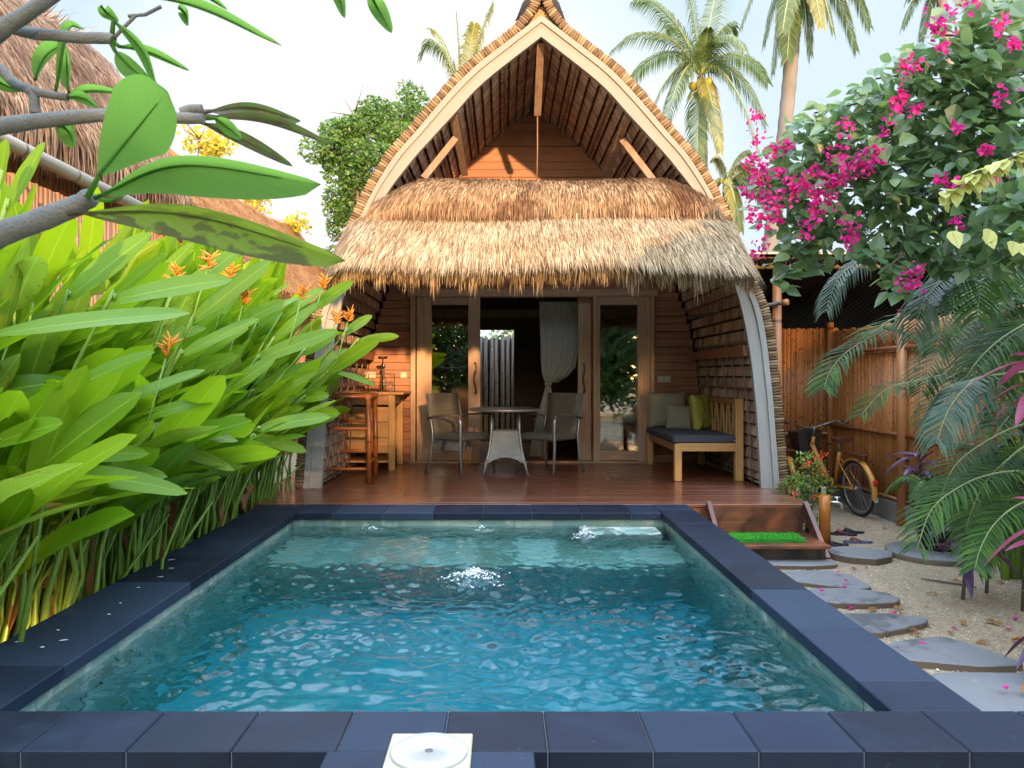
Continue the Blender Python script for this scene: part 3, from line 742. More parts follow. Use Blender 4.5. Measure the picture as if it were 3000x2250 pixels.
def sliding(x0, x1, y, sw, sr=None, bot=.12, label=None, handle=None):
    d_ = build('sliding_door', (lambda m: (m.box((x0 + sw / 2, y, 1.06), (sw, .045, 2.08), bev=.004), m.box((x1 - (sr or sw) / 2, y, 1.06), ((sr or sw), .045, 2.08), bev=.004), m)[-1])(MB()), M_teak, hut)
    for zc_, hh_ in ((.03 + bot / 2, bot), (2.05, .1)): m = MB(); m.box(((x0 + sw + x1 - (sr or sw)) / 2, y, zc_), (x1 - x0 - sw - (sr or sw), .04, hh_), bev=.003); build('rail', m, M_teak_h, d_)
    m = MB(); m.quad([(x0 + sw, y, .03 + bot), (x1 - (sr or sw), y, .03 + bot), (x1 - (sr or sw), y, 2.0), (x0 + sw, y, 2.0)]); build('glass', m, M_glass, d_)
    if handle:
        m = MB(); hx = handle; m.tube([V((hx + .012 * math.sin(t * 9), y - .045 - .012 * math.sin(t * 3.14), 1.26 - t * .38)) for t in [i / 12 for i in range(13)]], [.012 if i % 4 else .016 for i in range(13)], 7)
        build('handle', m, M_dark, d_)
    if label: d_['label'] = label
sliding(xw(901), xw(1030), YW - .03, .19, .04, handle=None, label='left glass sliding door with a thick weathered stile')
m = MB(); m.box((xw(1024.5, YW - .09), YW - .09, 1.05), (.15, .045, 2.06), bev=.004); o = build('door_stile', m, M_teak, hut)
m = MB(); hx = xw(1026, YW - .13); m.tube([V((hx + .014 * math.sin(t * 9), YW - .125 - .012 * math.sin(t * 3.14), 1.27 - t * .4)) for t in [i / 12 for i in range(13)]], [.012 if i % 4 else .017 for i in range(13)], 7); build('handle', m, M_dark, o)
sliding(xw(1249), xw(1392), YW + .05, .17, .1, handle=xw(1261), label='half open glass sliding door behind the right one')
sliding(xw(1286), xw(1403), YW - .04, .055, .16, label='right glass sliding door with a wide teak stile')
# awning
def aw_upper(u, v):             # u across, v down: rolled shaggy upper tier
    xc, hw = .455, lerp(1.46, 1.74, v)
    e = abs(u * 2 - 1)
    y = lerp(8.22, 7.50, math.sin(v * 1.57)) + .25 * max(0, e - .86) / .14 * (1 - v)
    z = 2.66 + .44 * max(0, math.cos(v * 1.57)) ** .8 - .12 * max(0, e - .8) / .2 * (1 - v * .3) + .012 * math.sin(u * 9)
    return V((xc + (u * 2 - 1) * hw - .05 * v, y, z))
def aw_lower(u, v):
    v_ = max(0, v); xc, hw = lerp(.37, .36, v), lerp(1.79, 1.97, v_ ** .7)
    e = max(0, abs(u * 2 - 1) - .86) / .14
    y = lerp(7.78, 6.84, v) + .42 * e * e * v + .05 * math.sin(u * 5)
    z = 2.75 - .56 * v - .08 * v * v - .05 * e * e + .018 * math.sin(u * 11 + 1) * v + .02 * math.sin(u * 4.2)
    return V((xc + (u * 2 - 1) * hw, y, z))
def tier(name, fn, n, Lr, mat, vr, under, fringe=0, dens=1.0):
    m = MB(); e = .004
    for i in range(n):
        u, v = R.random(), lerp(vr[0], vr[1], R.random() ** dens)
        p_ = fn(u, v); du = (fn(min(1, u + e), v) - fn(max(0, u - e), v)).normalized(); dv = (fn(u, min(1.05, v + e)) - fn(u, v - e)).normalized()
        n_ = dv.cross(du); n_ = n_ if n_.z > 0 else -n_
        if n_.y > .2: n_ = -n_
        L_ = R.uniform(*Lr); d_ = (dv + du * R.gauss(0, .1) + n_ * R.uniform(-.02, .1)).normalized()
        p_ = p_ + n_ * R.uniform(0, .035)
        mid = p_ + d_ * L_ * .5; e_ = mid + (d_ + V((0, 0, -.35 * R.random()))).normalized() * L_ * .5
        blade(m, p_, mid, e_, R.uniform(.0045, .0095), n_)
    for i in range(fringe):     # ragged hanging ends
        u = R.random(); c_ = R.random(); p_ = fn(u, .93) + V((0, R.uniform(-.05, .1), R.uniform(-.07, .01)))
        L_ = R.uniform(.15, .27) if c_ < .9 else R.uniform(.25, .4)
        L_ *= .75 + .4 * noise.noise(V((u * 42, 3, 1)))
        d_ = V((R.gauss(0, .07), R.uniform(-.45, -.1), -1)).normalized(); mid = p_ + d_ * L_ * .55
        e_ = mid + (d_ + V((R.gauss(0, .09), .12, -.4))).normalized() * L_ * .45
        blade(m, p_, mid, e_, R.uniform(.005, .011), V((R.gauss(0, .4), -1, .3)))
    b_ = MB(); K = 40
    b_.grid([[fn(i / K, v) + V((0, 0, -.01)) for i in range(K + 1)] for v in [q / 12 for q in range(13)]])
    b_.grid([[fn(i / K, v) + V((0, .05, -.13)) for i in range(K + 1)] for v in [q / 12 for q in range(12)] + [.97]])
    o = build(name, m, mat, hut); build('thatch_base', b_, under, o)
M_tb = m_plain('thatch_mat', (.2, .14, .085), .95, .4, 25)
tier('lower_awning_thatch', aw_lower, 46000, (.16, .36), M_thatch, (0, .98), M_tb, 13000)
tier('upper_awning_thatch', aw_upper, 26000, (.07, .17), M_thatch_old, (-.02, .97), M_tb, 3000)
# mosquito net, bed
M_net = (lambda a: a.done(a.n('MixShader', {0: .35, 1: a.n('BsdfDiffuse', {'Color': (.75, .75, .72)}).outputs[0], 2: a.n('BsdfTranslucent', {'Color': (.6, .6, .58)}).outputs[0]}).outputs[0]))(N('net_cloth'))
net = thing('mosquito_net', 'white gauze mosquito net tied in a knot in the open doorway', 'mosquito net', (xw(1200, 10.3), 10.3, 1.0))
prof_n = [(652, 1165, 1250, .03), (700, 1166, 1250, .035), (750, 1168, 1250, .04), (785, 1169, 1243, .05), (805, 1171, 1226, .05), (818, 1175, 1204, .04), (826, 1178, 1190, .025), (834, 1178, 1190, .02), (860, 1172, 1193, .03), (900, 1160, 1192, .035), (945, 1150, 1182, .04), (985, 1142, 1180, .045)]
m = MB(); rows = []
for yd, x0, x1, am in prof_n:
    rows.append([P(lerp(x0, x1, i / 60), yd + (10 * abs(i / 60 - .2) if 780 < yd < 822 else 0), 10.3) + V((0, am * math.sin(i * 1.25 + yd * .004) + am * .5 * math.sin(i * .57 + 2), 0)) for i in range(61)])
m.grid(rows); build('drape', m, M_net, net)
m = MB(); m.tube([P(1176, 829, 10.27), P(1184, 831, 10.24), P(1192, 829, 10.27)], .012, 8); build('knot', m, M_net, net)
bed = thing('bed', 'wooden bed with pale mattress and blue pillows inside the room', 'bed', (1.4, 11.4, 0))
M_bedw = m_wood('bed_wood', (.25, .07, .03), (.4, .12, .05), 0, .4, 10, .2, .2)
m = MB(); m.box((1.35, 11.4, .36), (1.7, 1.9, .16), bev=.006); build('bed_frame', m, M_bedw, bed)
for x in (.56, 2.1):
    for y in (10.5, 12.25): m = MB(); m.box((x, y, .14), (.1, .1, .28)); build('leg', m, M_bedw, bed)
m = MB(); m.box((1.35, 11.4, .52), (1.62, 1.8, .16), bev=.04); build('mattress', m, m_plain('sheet', (.42, .38, .33), .9), bed)
def pillow(mb, c, w_, h_, d_, rot, n=14, puff=.8, crease=.05):
    """cushion: w across, h tall, d thick, standing in the local xz plane then turned by rot"""
    for sg in (-1, 1):
        rows = []
        for i in range(n + 1):
            r_ = []
            for j in range(n + 1):
                u, v = i / n * 2 - 1, j / n * 2 - 1
                k_ = max(0, (1 - u ** 4)) ** .45 * max(0, (1 - v ** 4)) ** .45
                sh = 1 - .07 * (1 - abs(u) ** 2) * abs(v) ** 3 ; sw_ = 1 - .07 * (1 - abs(v) ** 2) * abs(u) ** 3
                cr = crease * d_ * noise.noise(V((u * 2.2 + c[0] * 9, v * 2.2, sg * 2.0)))
                r_.append(V(c) + rot @ V((u * w_ / 2 * sw_, sg * (d_ / 2 * k_ * puff + cr * k_), v * h_ / 2 * sh)))
            rows.append(r_)
        mb.grid(rows)
M_blue = m_plain('blue_cloth', (.06, .12, .3), .85, .5, 9)
for i_, (x, y) in enumerate(((1.5, 10.9), (1.85, 10.95))):
    m = MB(); pillow(m, (x, y, .66), .5, .32, .16, Matrix.Rotation(rad(70), 3, 'X') @ Matrix.Rotation(.2, 3, 'Y')); tag(build('bed_pillow', m, M_blue), ['blue pillow on the bed nearer the open door, seen through glass', 'blue pillow on the bed farther from the open door, seen through glass'][i_], 'pillow', 'blue pillows on the bed')
# bamboo screen behind the rear opening and the sockets on the wall
M_bpale = m_bamboo('pale_bamboo', (.08, .06, .04), (.2, .16, .1), 2, .4)
o = thing('bamboo_screen', 'pale upright bamboo screen seen through the rear opening of the room', 'bamboo screen', (0, 14.2, GZ))
m = MB(); x = -1.3
while x < 1.2: m.tube([(x, 14.2, GZ), (x + R.gauss(0, .01), 14.2 + R.gauss(0, .02), 1.82 + R.uniform(-.03, .03))], .04, 8); x += .1
build('pole', m, M_bpale, o); m = MB(); m.box((0, 14.32, .7), (3.4, .03, 2.15)); build('backing', m, M_under, o)  # dark backing sheet added behind the poles to keep the gaps shaded
for i_, (xa, xb, yy, ng, lb) in enumerate(((865, 879, 810, 1, 'single white light switch on the plank wall above the bar cabinet'), (788, 812, 810, 2, 'double white socket plate on the plank wall behind the bar cabinet'), (1420, 1449, 819, 2, 'double cream socket plate on the plank wall above the daybed'))):
    c_ = P((xa + xb) / 2, yy, YW - .04); o = thing('wall_socket', lb, 'wall socket', c_)
    m = MB(); w_ = (xb - xa) * YW / FD; m.box(c_, (w_, .012, .075), bev=.003); build('plate', m, M_cream, o)
    m = MB()
    for q in range(ng): m.lathe(c_ + V(((q - (ng - 1) / 2) * w_ / ng, -.007, 0)), [(0, -.001), (.014, 0), (.018, .002), (.02, 0)], 14, ax=(0, -1, 0))
    build('socket', m, M_white, o)
# ================= porch furniture
a = N('wicker'); v = a.coord('Object')
w1 = a.n('TexWave', {'Vector': v, 'Scale': 26.0, 'Distortion': .4}, wave_type='BANDS', bands_direction='Z').outputs['Fac']
w2 = a.n('TexWave', {'Vector': v, 'Scale': 20.0, 'Distortion': .4}, wave_type='BANDS', bands_direction='DIAGONAL').outputs['Fac']
ch = a.n('TexChecker', {'Vector': v, 'Scale': 55.0}).outputs['Fac']
h = a.math('MULTIPLY', w1, a.math('ADD', a.math('MULTIPLY', ch, .6), .4))
n_ = a.noise(v, 30, 3)
def wick(name, c1, c2):
    a = N(name); v = a.coord('Object')
    w1 = a.n('TexWave', {'Vector': v, 'Scale': 17.0, 'Distortion': .5}, wave_type='BANDS', bands_direction='Z').outputs['Fac']
    ch = a.n('TexChecker', {'Vector': v, 'Scale': 46.0}).outputs['Fac']
    h = a.math('MULTIPLY', w1, a.math('ADD', a.math('MULTIPLY', ch, .75), .25))
    c = a.mix(h, c1, c2)
    c = a.mix(a.noise(v, 9, 3), c, k3(c2, .8))
    return a.done(a.pbr(c, .55, a.bump(h, .8, .006)))
M_wick = wick('wicker_brown', (.035, .03, .024), (.2, .175, .135)); M_wick2 = wick('wicker_grey', (.09, .088, .078), (.42, .41, .37))
M_metal = m_plain('grey_metal', (.3, .3, .29), .35, .08, metal=.6); M_metald = m_plain('dark_metal', (.09, .085, .08), .4, .1, metal=.5)
M_honey = m_wood('honey_wood', (.42, .2, .06), (.62, .36, .13), 0, .5, 10, .2, .2); M_honeyz = m_wood('honey_wood_upright', (.42, .2, .06), (.62, .36, .13), 2, .5, 10, .2, .2)
M_honeyy = m_wood('honey_wood_side', (.3, .13, .045), (.45, .22, .08), 1, .5, 10, .2, .2)
def chair(loc, rz, label):
    """wicker armchair, faces local -y"""
    t = thing('wicker_armchair', label, 'chair', loc, rz, 'wicker armchairs at the round table')
    m = MB(); m.box((0, 0, .415), (.46, .47, .075), bev=.02); build('seat', m, M_wick, t, False)
    m = MB(); rows = []
    for k in range(9):
        q = k / 8; z = .45 + q * .45; y = .2 + .11 * q + .02 * math.sin(q * 3.14)
        rows.append([V((x * (.225 + .012 * q), y + .018 * (1 - x * x) + o, z)) for o, xs_ in ((-.014, (-1, -.5, 0, .5, 1)), (.014, (1, .5, 0, -.5, -1))) for x in xs_])
    m.grid(rows, close=True); m.quad(rows[-1]); build('backrest', m, M_wick, t, False)
    for s in (-1, 1):
        m = MB(); m.tube([V((s * .25, .31, .9)), V((s * .243, .22, .45)), V((s * .25, .24, .2)), V((s * .27, .31, .0))], .014, 8); build('leg', m, M_metal, t, False)
        m = MB(); m.tube([V((s * .262, -.22, .655)), V((s * .26, -.235, .58)), V((s * .255, -.225, .3)), V((s * .265, -.26, .0))], [.02, .02, .017, .014], 8); build('leg', m, M_metal, t, False)
        m = MB(); m.tube([V((s * .25, .29, .615)), V((s * .275, .15, .65)), V((s * .28, -.05, .668)), V((s * .265, -.22, .66)), V((s * .262, -.25, .63))], .022, 8, flat=.55, up=(0, 0, 1)); build('armrest', m, M_wick, t, False)
    return t
def face_to(x, y): return math.atan2(y, x) + math.pi / 2
chair((-.46, 8.83, 0), face_to(.75, -.66), 'brown wicker armchair left of the round table, facing right')
chair((.53, 8.86, 0), face_to(-.66, -.75), 'brown wicker armchair right of the round table, before the white net')
tb = thing('round_table', 'round grey table on a flared wicker pedestal between the two armchairs', 'table', (.035, 8.75, 0))
m = MB(); m.lathe((0, 0, 0), [(0, .735), (.36, .735), (.38, .741), (.4, .735), (.405, .722), (.39, .71), (0, .712)], 48); build('table_top', m, M_metald, tb, False)
m = MB(); m.lathe((0, 0, 0), [(.379, .7395), (.4, .7365), (.4065, .7225), (.39, .708)], 48); build('rim', m, M_metal, tb, False)
m = MB(); rows = []
for i in range(14):              # flared woven skirt with an arched hem
    q = i / 13; row = []
    for sd_ in range(4):
        ca, sa = math.cos(sd_ * math.pi / 2), math.sin(sd_ * math.pi / 2)
        for j in range(10):
            u = j / 10 * 2 - 1; hem = .12 + .085 * (1 - u * u); z = lerp(.49, hem, q)
            hw = .155 + .085 * max(0, (.49 - z) / .37) ** 1.9
            x, y = u * hw, -hw; row.append(V((x * ca - y * sa, x * sa + y * ca, z)))
    rows.append(row)
m.grid(rows, close=True); m.box((0, 0, .482), (.3, .3, .014)); build('wicker_skirt', m, M_wick2, tb, False)
for sx in (-1, 1):
    for sy in (-1, 1):
        m = MB(); m.tube([V((sx * .15, sy * .15, .72)), V((sx * .155, sy * .155, .49)), V((sx * .175, sy * .175, .3)), V((sx * .215, sy * .215, .12)), V((sx * .25, sy * .25, 0))], .014, 8); build('leg', m, M_metal, tb, False)
# daybed
db = thing('corner_daybed', 'honey wood corner daybed with a charcoal seat cushion and slatted side', 'daybed', (2.15, 8.9, 0))
x0, x1, y0, y1 = 1.80, 2.50, 8.13, 9.72
for x, y, h_, w_ in ((x0 + .04, y0 + .03, .39, .075), (x1 - .02, y0 + .03, .86, .085), (x0 + .03, y1 - .05, .39, .07), (x1 - .02, y1 - .05, .86, .07)):
    m = MB(); m.box((x, y, h_ / 2), (w_, .075, h_), bev=.005); build('leg', m, M_honeyz, db)
m = MB(); m.box((2.14, y0 + .025, .352), (.6, .045, .085), bev=.004); build('front_rail', m, M_honey, db)
m = MB(); m.box((x0 + .035, 8.92, .345), (.04, 1.45, .08), bev=.004); build('side_rail', m, M_honeyy, db)
m = MB(); m.box((x1 - .03, 8.92, .345), (.04, 1.45, .08), bev=.004); m2 = MB(); m2.box((x1 - .02, 8.92, .825), (.05, 1.42, .06), bev=.004)
build('side_rail', m, M_honeyy, db); build('back_rail', m2, M_honeyy, db)
m = MB(); m.box((x1 - .45, y1 - .02, .8), (.02, .02, .02))
for k in range(12):
    y = y0 + .1 + k * .115; a_ = (x1 - .025, y + (.045 if k % 2 else -.01), .38); b_ = (x1 - .022, y + (-.01 if k % 2 else .05), .8)
    q = MB(); q.beam(a_, b_, .03, .016, up=(1, 0, 0)); build('slat', q, M_honeyz, db)
m = MB(); m.box((2.13, 8.9, .432), (.68, 1.55, .085), bev=.022); cu = build('seat_cushion', m, m_plain('charcoal_cloth', (.06, .062, .075), .9, .15, 60, .3), db)
m = MB(); m.box((2.44, y0 + .002 - .007, .425), (.03, .008, .008)); build('care_tag', m, M_white, cu)
M_taupe = m_plain('taupe_cloth', (.25, .23, .17), .9, .12, 50, .3); M_lime = m_plain('lime_cloth', (.42, .4, .07), .85, .15, 40, .4)
for nm, c_, wh, rot, mm, lb in ((0, (2.02, 9.52, .69), (.47, .44, .15), Matrix.Rotation(rad(-10), 3, 'X'), M_taupe, 'large taupe square cushion leaning on the plank wall'),
                                (0, (2.1, 9.22, .61), (.31, .3, .12), Matrix.Rotation(rad(-14), 3, 'X') @ Matrix.Rotation(rad(5), 3, 'Y'), M_taupe, 'small taupe cushion in front of the large one on the daybed'),
                                (0, (2.34, 9.18, .67), (.43, .44, .17), Matrix.Rotation(rad(52), 3, 'Z') @ Matrix.Rotation(rad(-8), 3, 'X'), M_lime, 'lime green cushion leaning on the slatted side of the daybed')):
    m = MB(); pillow(m, c_, wh[0], wh[1], wh[2], rot, 18, crease=.16 if mm is M_lime else .07); tag(build('cushion', m, mm), lb, 'cushion', 'cushions on the daybed')
# bamboo bar stool
M_brd = m_bamboo('red_bamboo', (.28, .07, .018), (.55, .17, .035), 2, .45, rough=.3); M_brh = m_plain('red_bamboo_rung', (.4, .12, .03), .35, .3, 20)
bs = thing('bamboo_bar_stool', 'tall reddish bamboo bar stool beside the heliconia hedge', 'bar stool', (-1.62, 8.3, 0))
cs = [(-1.86, 7.99), (-1.37, 7.97), (-1.41, 8.62), (-1.9, 8.64)]
for i_, (x, y) in enumerate(cs):
    m = MB(); m.tube([(x, y, 0), (x * .995 + .0, y, .45), (x * .99 - .016, y, .89)], [.03, .026, .025], 9); build('leg', m, M_brd, bs)
ring = lambda z: [V((x * .99 - .016, y, z)) for x, y in cs]
for i_ in range(4):
    for z in ((.885,), (.54, .16), (.885,), (.6, .24))[i_] if i_ in (0, 2) else (): pass
def rung(i, j, z, r=.017):
    a_, b_ = V((cs[i][0], cs[i][1], z)), V((cs[j][0], cs[j][1], z)); m = MB(); m.tube([a_, (a_ + b_) / 2, b_], r, 8); build('rung', m, M_brh, bs)
for z in (.145, .56): rung(0, 1, z)
for z in (.27, .6): rung(2, 3, z)
for z in (.2,): rung(1, 2, z); rung(0, 3, z)
m = MB()
for i, j in ((0, 1), (1, 2), (2, 3), (3, 0)): a_, b_ = ring(.885)[i], ring(.885)[j]; d_ = (b_ - a_).normalized() * .04; m.tube([a_ - d_, b_ + d_], .03, 9)
build('seat_frame', m, M_brd, bs)
m = MB()
for k in range(15): m.tube([(-1.86, 8.03 + k * .042, .9), (-1.4, 8.03 + k * .042, .9)], .013, 6)
build('seat', m, M_brh, bs)
# bar cabinet
cbx = thing('bar_cabinet', 'pale wooden bar cabinet with open lower shelf behind the bamboo stool', 'cabinet', (-1.55, 9.4, 0))
x0, x1, y0, y1 = -1.95, -1.25, 9.03, 9.78
m = MB(); m.box(((x0 + x1) / 2 + .03, (y0 + y1) / 2 - .02, .898), (x1 - x0 + .16, y1 - y0 + .04, .03), bev=.004); build('counter_top', m, M_honey, cbx)
for x, y in ((x0 + .03, y0 + .03), (x1 - .035, y0 + .03), (x0 + .03, y1 - .03), (x1 - .03, y1 - .03)):
    m = MB(); m.box((x, y, .441), (.075, .06, .882), bev=.004); build('leg', m, M_honeyz, cbx)
m = MB(); m.box(((x0 + x1) / 2, y0 + .03, .82), (x1 - x0 - .14, .03, .11)); m2 = MB(); m2.box((x1 - .035, (y0 + y1) / 2, .82), (.04, y1 - y0 - .12, .11))
build('apron', m, M_honeyy, cbx); build('apron', m2, M_honeyy, cbx)
m = MB()
for k in range(3): m.box(((x0 + x1) / 2, y0 + .035, .29 + k * .18), (x1 - x0 - .14, .02, .174), bev=.002)
build('front_panel', m, M_honey, cbx)
m = MB(); m.box(((x0 + x1) / 2, (y0 + y1) / 2, .1), (x1 - x0 - .12, y1 - y0 - .1, .025)); build('shelf', m, M_honey, cbx)
m = MB(); m.box(((x0 + x1) / 2, y1 - .05, .5), (x1 - x0 - .14, .015, .6)); build('back_panel', m, M_honey, cbx)
# glass rack, glasses and thermos on the counter
gr = thing('glass_rack', 'black wire rack with a round cap holding upturned wine glasses on the bar cabinet', 'glass rack', (-1.42, 9.3, .913))
m = MB(); c_ = V((-1.43, 9.3, .913)); m.tube([c_, c_ + V((0, 0, .4))], .008, 6); m.lathe(c_, [(0, 0), (.07, 0), (.07, .01), (0, .012)], 20)
m.lathe(c_ + V((0, 0, .39)), [(0, 0), (.05, .0), (.058, .02), (.05, .03), (0, .03)], 20)
for x in (-.17, .14): m.tube([c_ + V((0, 0, .21)), c_ + V((x, 0, .21)), c_ + V((x, 0, .0)), c_ + V((x + .02, -.03, 0))], .006, 6)
build('wire_frame', m, M_black, gr)
a = N('clear_glass'); M_cg = a.done(a.n('MixShader', {0: .2, 1: a.n('BsdfTransparent', {'Color': (.9, .95, .95)}).outputs[0], 2: a.n('BsdfGlossy', {'Roughness': .03}).outputs[0]}).outputs[0])
for i_, x in enumerate((-.12, .1, -.52, -.44)):
    m = MB(); b_ = c_ + V((x, 0, 0.005 if i_ > 1 else .06)); m.lathe(b_, [(.03, 0), (.004, .006), (.004, .06), (.03, .09), (.034, .12), (.028, .15)] if i_ > 1 else [(.027, 0), (.033, .03), (.028, .06), (.004, .08), (.004, .13), (.03, .136)], 14)
    tag(build('wine_glass', m, M_cg), ('left wine glass hanging upside down in the rack', 'right wine glass hanging upside down in the rack', 'leftmost wine glass standing on the bar cabinet', 'second standing wine glass on the bar cabinet')[i_], 'wine glass', 'wine glasses on the bar cabinet')
t = thing('water_dispenser', 'slim clear glass decanter with a steel top behind the wire rack', 'decanter', (-1.44, 9.42, .913))
m = MB(); m.lathe((-1.44, 9.42, .913), [(0, 0), (.05, 0), (.05, .14), (.02, .2), (.018, .3), (.03, .31)], 16); build('bottle', m, M_cg, t)
m = MB(); m.lathe((-1.44, 9.42, 1.22), [(.031, 0), (.033, .02), (0, .03)], 16); build('stopper', m, M_metal, t)
# ================= right side: fences, carport, bicycles, path
M_bf = m_bamboo('fence_bamboo', (.42, .13, .035), (.72, .33, .1), 2, .42, .5)
M_bpost = m_bamboo('post_bamboo', (.35, .13, .04), (.55, .25, .09), 2, .7, .2)
M_bh = m_bamboo('beam_bamboo', (.5, .28, .1), (.72, .5, .24), 0, .5, .25); M_by = m_bamboo('rail_bamboo', (.2, .07, .025), (.36, .13, .045), 1, .4, .3)
M_conc = m_plain('rough_concrete', (.17, .16, .145), .9, .4, 6, .4)
def slats(p0, p1, z0, z1, w=.024, jit=.012):
    m = MB(); p0, p1 = V(p0), V(p1); L_ = (p1 - p0).length; d_ = (p1 - p0) / L_; x = 0
    while x < L_:
        ww = w * R.uniform(.8, 1.25); c_ = p0 + d_ * (x + ww / 2)
        m.tube([V((c_.x, c_.y, z0 + R.uniform(-jit, jit))), V((c_.x, c_.y, z1 + R.uniform(-jit, jit)))], ww * .52, 6); x += ww
    return m
FX = 4.0
fence = thing('bamboo_fence', 'reddish bamboo slat fence running along the right of the path behind the palm', 'fence', (FX, 7, GZ))
for y0, y1 in ((9.5, 7.7), (7.66, 6.35), (6.3, 5.0), (4.95, 3.0)):
    build('slat_panel', slats((FX, y0, 0), (FX, y1, 0), GZ + .2, 1.36), M_bf, fence)
    build('upper_panel', slats((FX + .01, y0, 0), (FX + .01, y1, 0), 1.4, 1.64), M_bf, fence)
    for z, r in ((1.38, .025), (.51, .02), (GZ + .24, .02)):
        m = MB(); m.tube([(FX - .035, y0, z), (FX - .035, y1, z)], r, 8); build('rail', m, M_by, fence)
for y in (7.68, 6.32, 4.97):
    m = MB(); m.tube([(FX - .045, y, GZ), (FX - .045, y, 1.72)], .055, 10); build('post', m, M_bpost, fence)
m = MB(); m.box((FX + .03, 6.2, GZ + .1), (.16, 6.6, .22), bev=.01); build('plinth', m, M_conc, fence)
bf = thing('bamboo_fence', 'reddish bamboo slat fence across the back of the carport beside the bungalow', 'fence', (3.4, 9.5, GZ))
build('slat_panel', slats((2.6, 9.52, 0), (4.1, 9.52, 0), GZ + .12, 1.68), M_bf, bf)
for x in (3.98, 3.27): m = MB(); m.tube([(x, 9.44, GZ), (x, 9.44, 1.75)], .04, 9); build('post', m, M_bpost, bf)
m = MB(); m.tube([(2.6, 9.45, .4), (4.0, 9.45, .4)], .02, 8); build('rail', m, M_bh, bf)
cp = thing('bamboo_carport', 'bamboo lean to with a dark low roof over the bicycles', 'carport', (3.3, 8.2, GZ))
m = MB(); m.tube([(2.92, 8.2, GZ), (2.9, 8.2, .9), (2.895, 8.2, 2.22)], [.052, .05, .046], 12); build('post', m, M_bpost, cp)
m = MB(); m.tube([(5.35, 8.2, GZ), (5.35, 8.2, 2.25)], .05, 10); build('post', m, M_bpost, cp)
for z, r, y in ((2.27, .045, 8.2), (2.355, .04, 8.16)):
    m = MB(); m.tube([(2.55, y, z), (4.1, y, z + .01), (6.6, y, z)], r, 10); build('beam', m, M_bh, cp)
m = MB(); m.tube([(2.15, 9.0, 1.78), (2.92, 8.08, 1.86)], .022, 8); build('brace', m, m_bamboo('grey_bamboo', (.1, .085, .07), (.2, .17, .14), 0, .4), cp)
m = MB(); m.lathe((2.93, 8.06, 1.862), [(.018, .02), (.018, -.02), (.032, -.02), (.034, .03), (0.0, .03)], 12, ax=(.64, -.76, .06)); build('brace_end', m, M_bpost, cp)
m = MB()
for k in range(60): x = 2.5 + k * .07; m.tube([(x, 8.1, 2.3 + R.uniform(-.005, .005)), (x, 10.6, 1.66)], .036, 5)
m.quad([(2.45, 8.05, 2.36), (6.7, 8.05, 2.36), (6.7, 10.7, 1.72), (2.45, 10.7, 1.72)])
build('roof', m, m_plain('dark_bamboo_roof', (.01, .008, .01), .95, .4, 5, isl=.5, Specular_IOR_Level=.05), cp)
# outside hedge seen through the gap
# stepping stones
M_stone = m_plain('grey_andesite', (.2, .215, .235), .75, .3, 3.5, .4)
a = N('stone_slab'); v = a.coord('Object'); n1 = a.noise(v, 3, 5, .6); n2 = a.noise(v, 80, 3); n3 = a.noise(v, 1.7, 5, .7)
c = a.mix(n1, (.12, .13, .14), (.2, .21, .22)); c = a.mix(a.ramp(n3, [(.56, (0, 0, 0)), (.63, (.8, .8, .8))]), c, (.06, .062, .066)); n5 = a.noise(v, 22, 5, .7); c = a.mix(a.ramp(n5, [(.6, (0, 0, 0)), (.7, (.5, .5, .5))]), c, (.34, .3, .23))
sn = a.n('SeparateXYZ', {0: a.n('NewGeometry').outputs['Normal']}).outputs[2]
c = a.mix(a.ramp(sn, [(.3, (1, 1, 1)), (.8, (0, 0, 0))]), c, (.12, .09, .06))
M_slab = a.done(a.pbr(c, .62, a.bump(n2, .3, .004)))
def Z8(p): return ((2100 + p[0] / 1.7467) / 1.3562, (1300 + p[1] / 1.7467) / 1.3562)
stones = [([(560, 530), (640, 521), (760, 532), (888, 545), (899, 572), (820, 588), (700, 580), (590, 560)], .07, 'dark slanted square stone slab beside the wooden step and sandals'),
          ([(150, 590), (250, 562), (400, 560), (520, 566), (600, 592), (616, 614), (480, 622), (250, 618)], .045, 'stepping stone directly below the wooden step'),
          ([(330, 690), (350, 648), (560, 648), (690, 668), (790, 728), (740, 738), (560, 722)], .04, 'second stepping stone from the wooden step, carrying two petals'),
          ([(440, 780), (480, 738), (700, 738), (880, 762), (934, 788), (915, 808), (800, 815), (600, 812)], .05, 'third stepping stone from the wooden step, with a thick curved edge'),
          ([(560, 905), (640, 865), (900, 868), (1060, 885), (1086, 905), (980, 935), (840, 965), (700, 950)], .045, 'fourth stepping stone from the wooden step, beside two pink flowers'),
          ([(820, 1080), (880, 1012), (1120, 984), (1200, 992), (1550, 1108), (1556, 1130), (1350, 1135), (1060, 1110)], .05, 'large fifth stepping stone from the wooden step, a wide pointed slab'),
          ([(1000, 1240), (1100, 1172), (1400, 1165), (1700, 1180), (1720, 1330), (1550, 1385), (1380, 1368), (1150, 1330)], .055, 'nearest and biggest stepping stone at the right edge beside a dry leaf')]
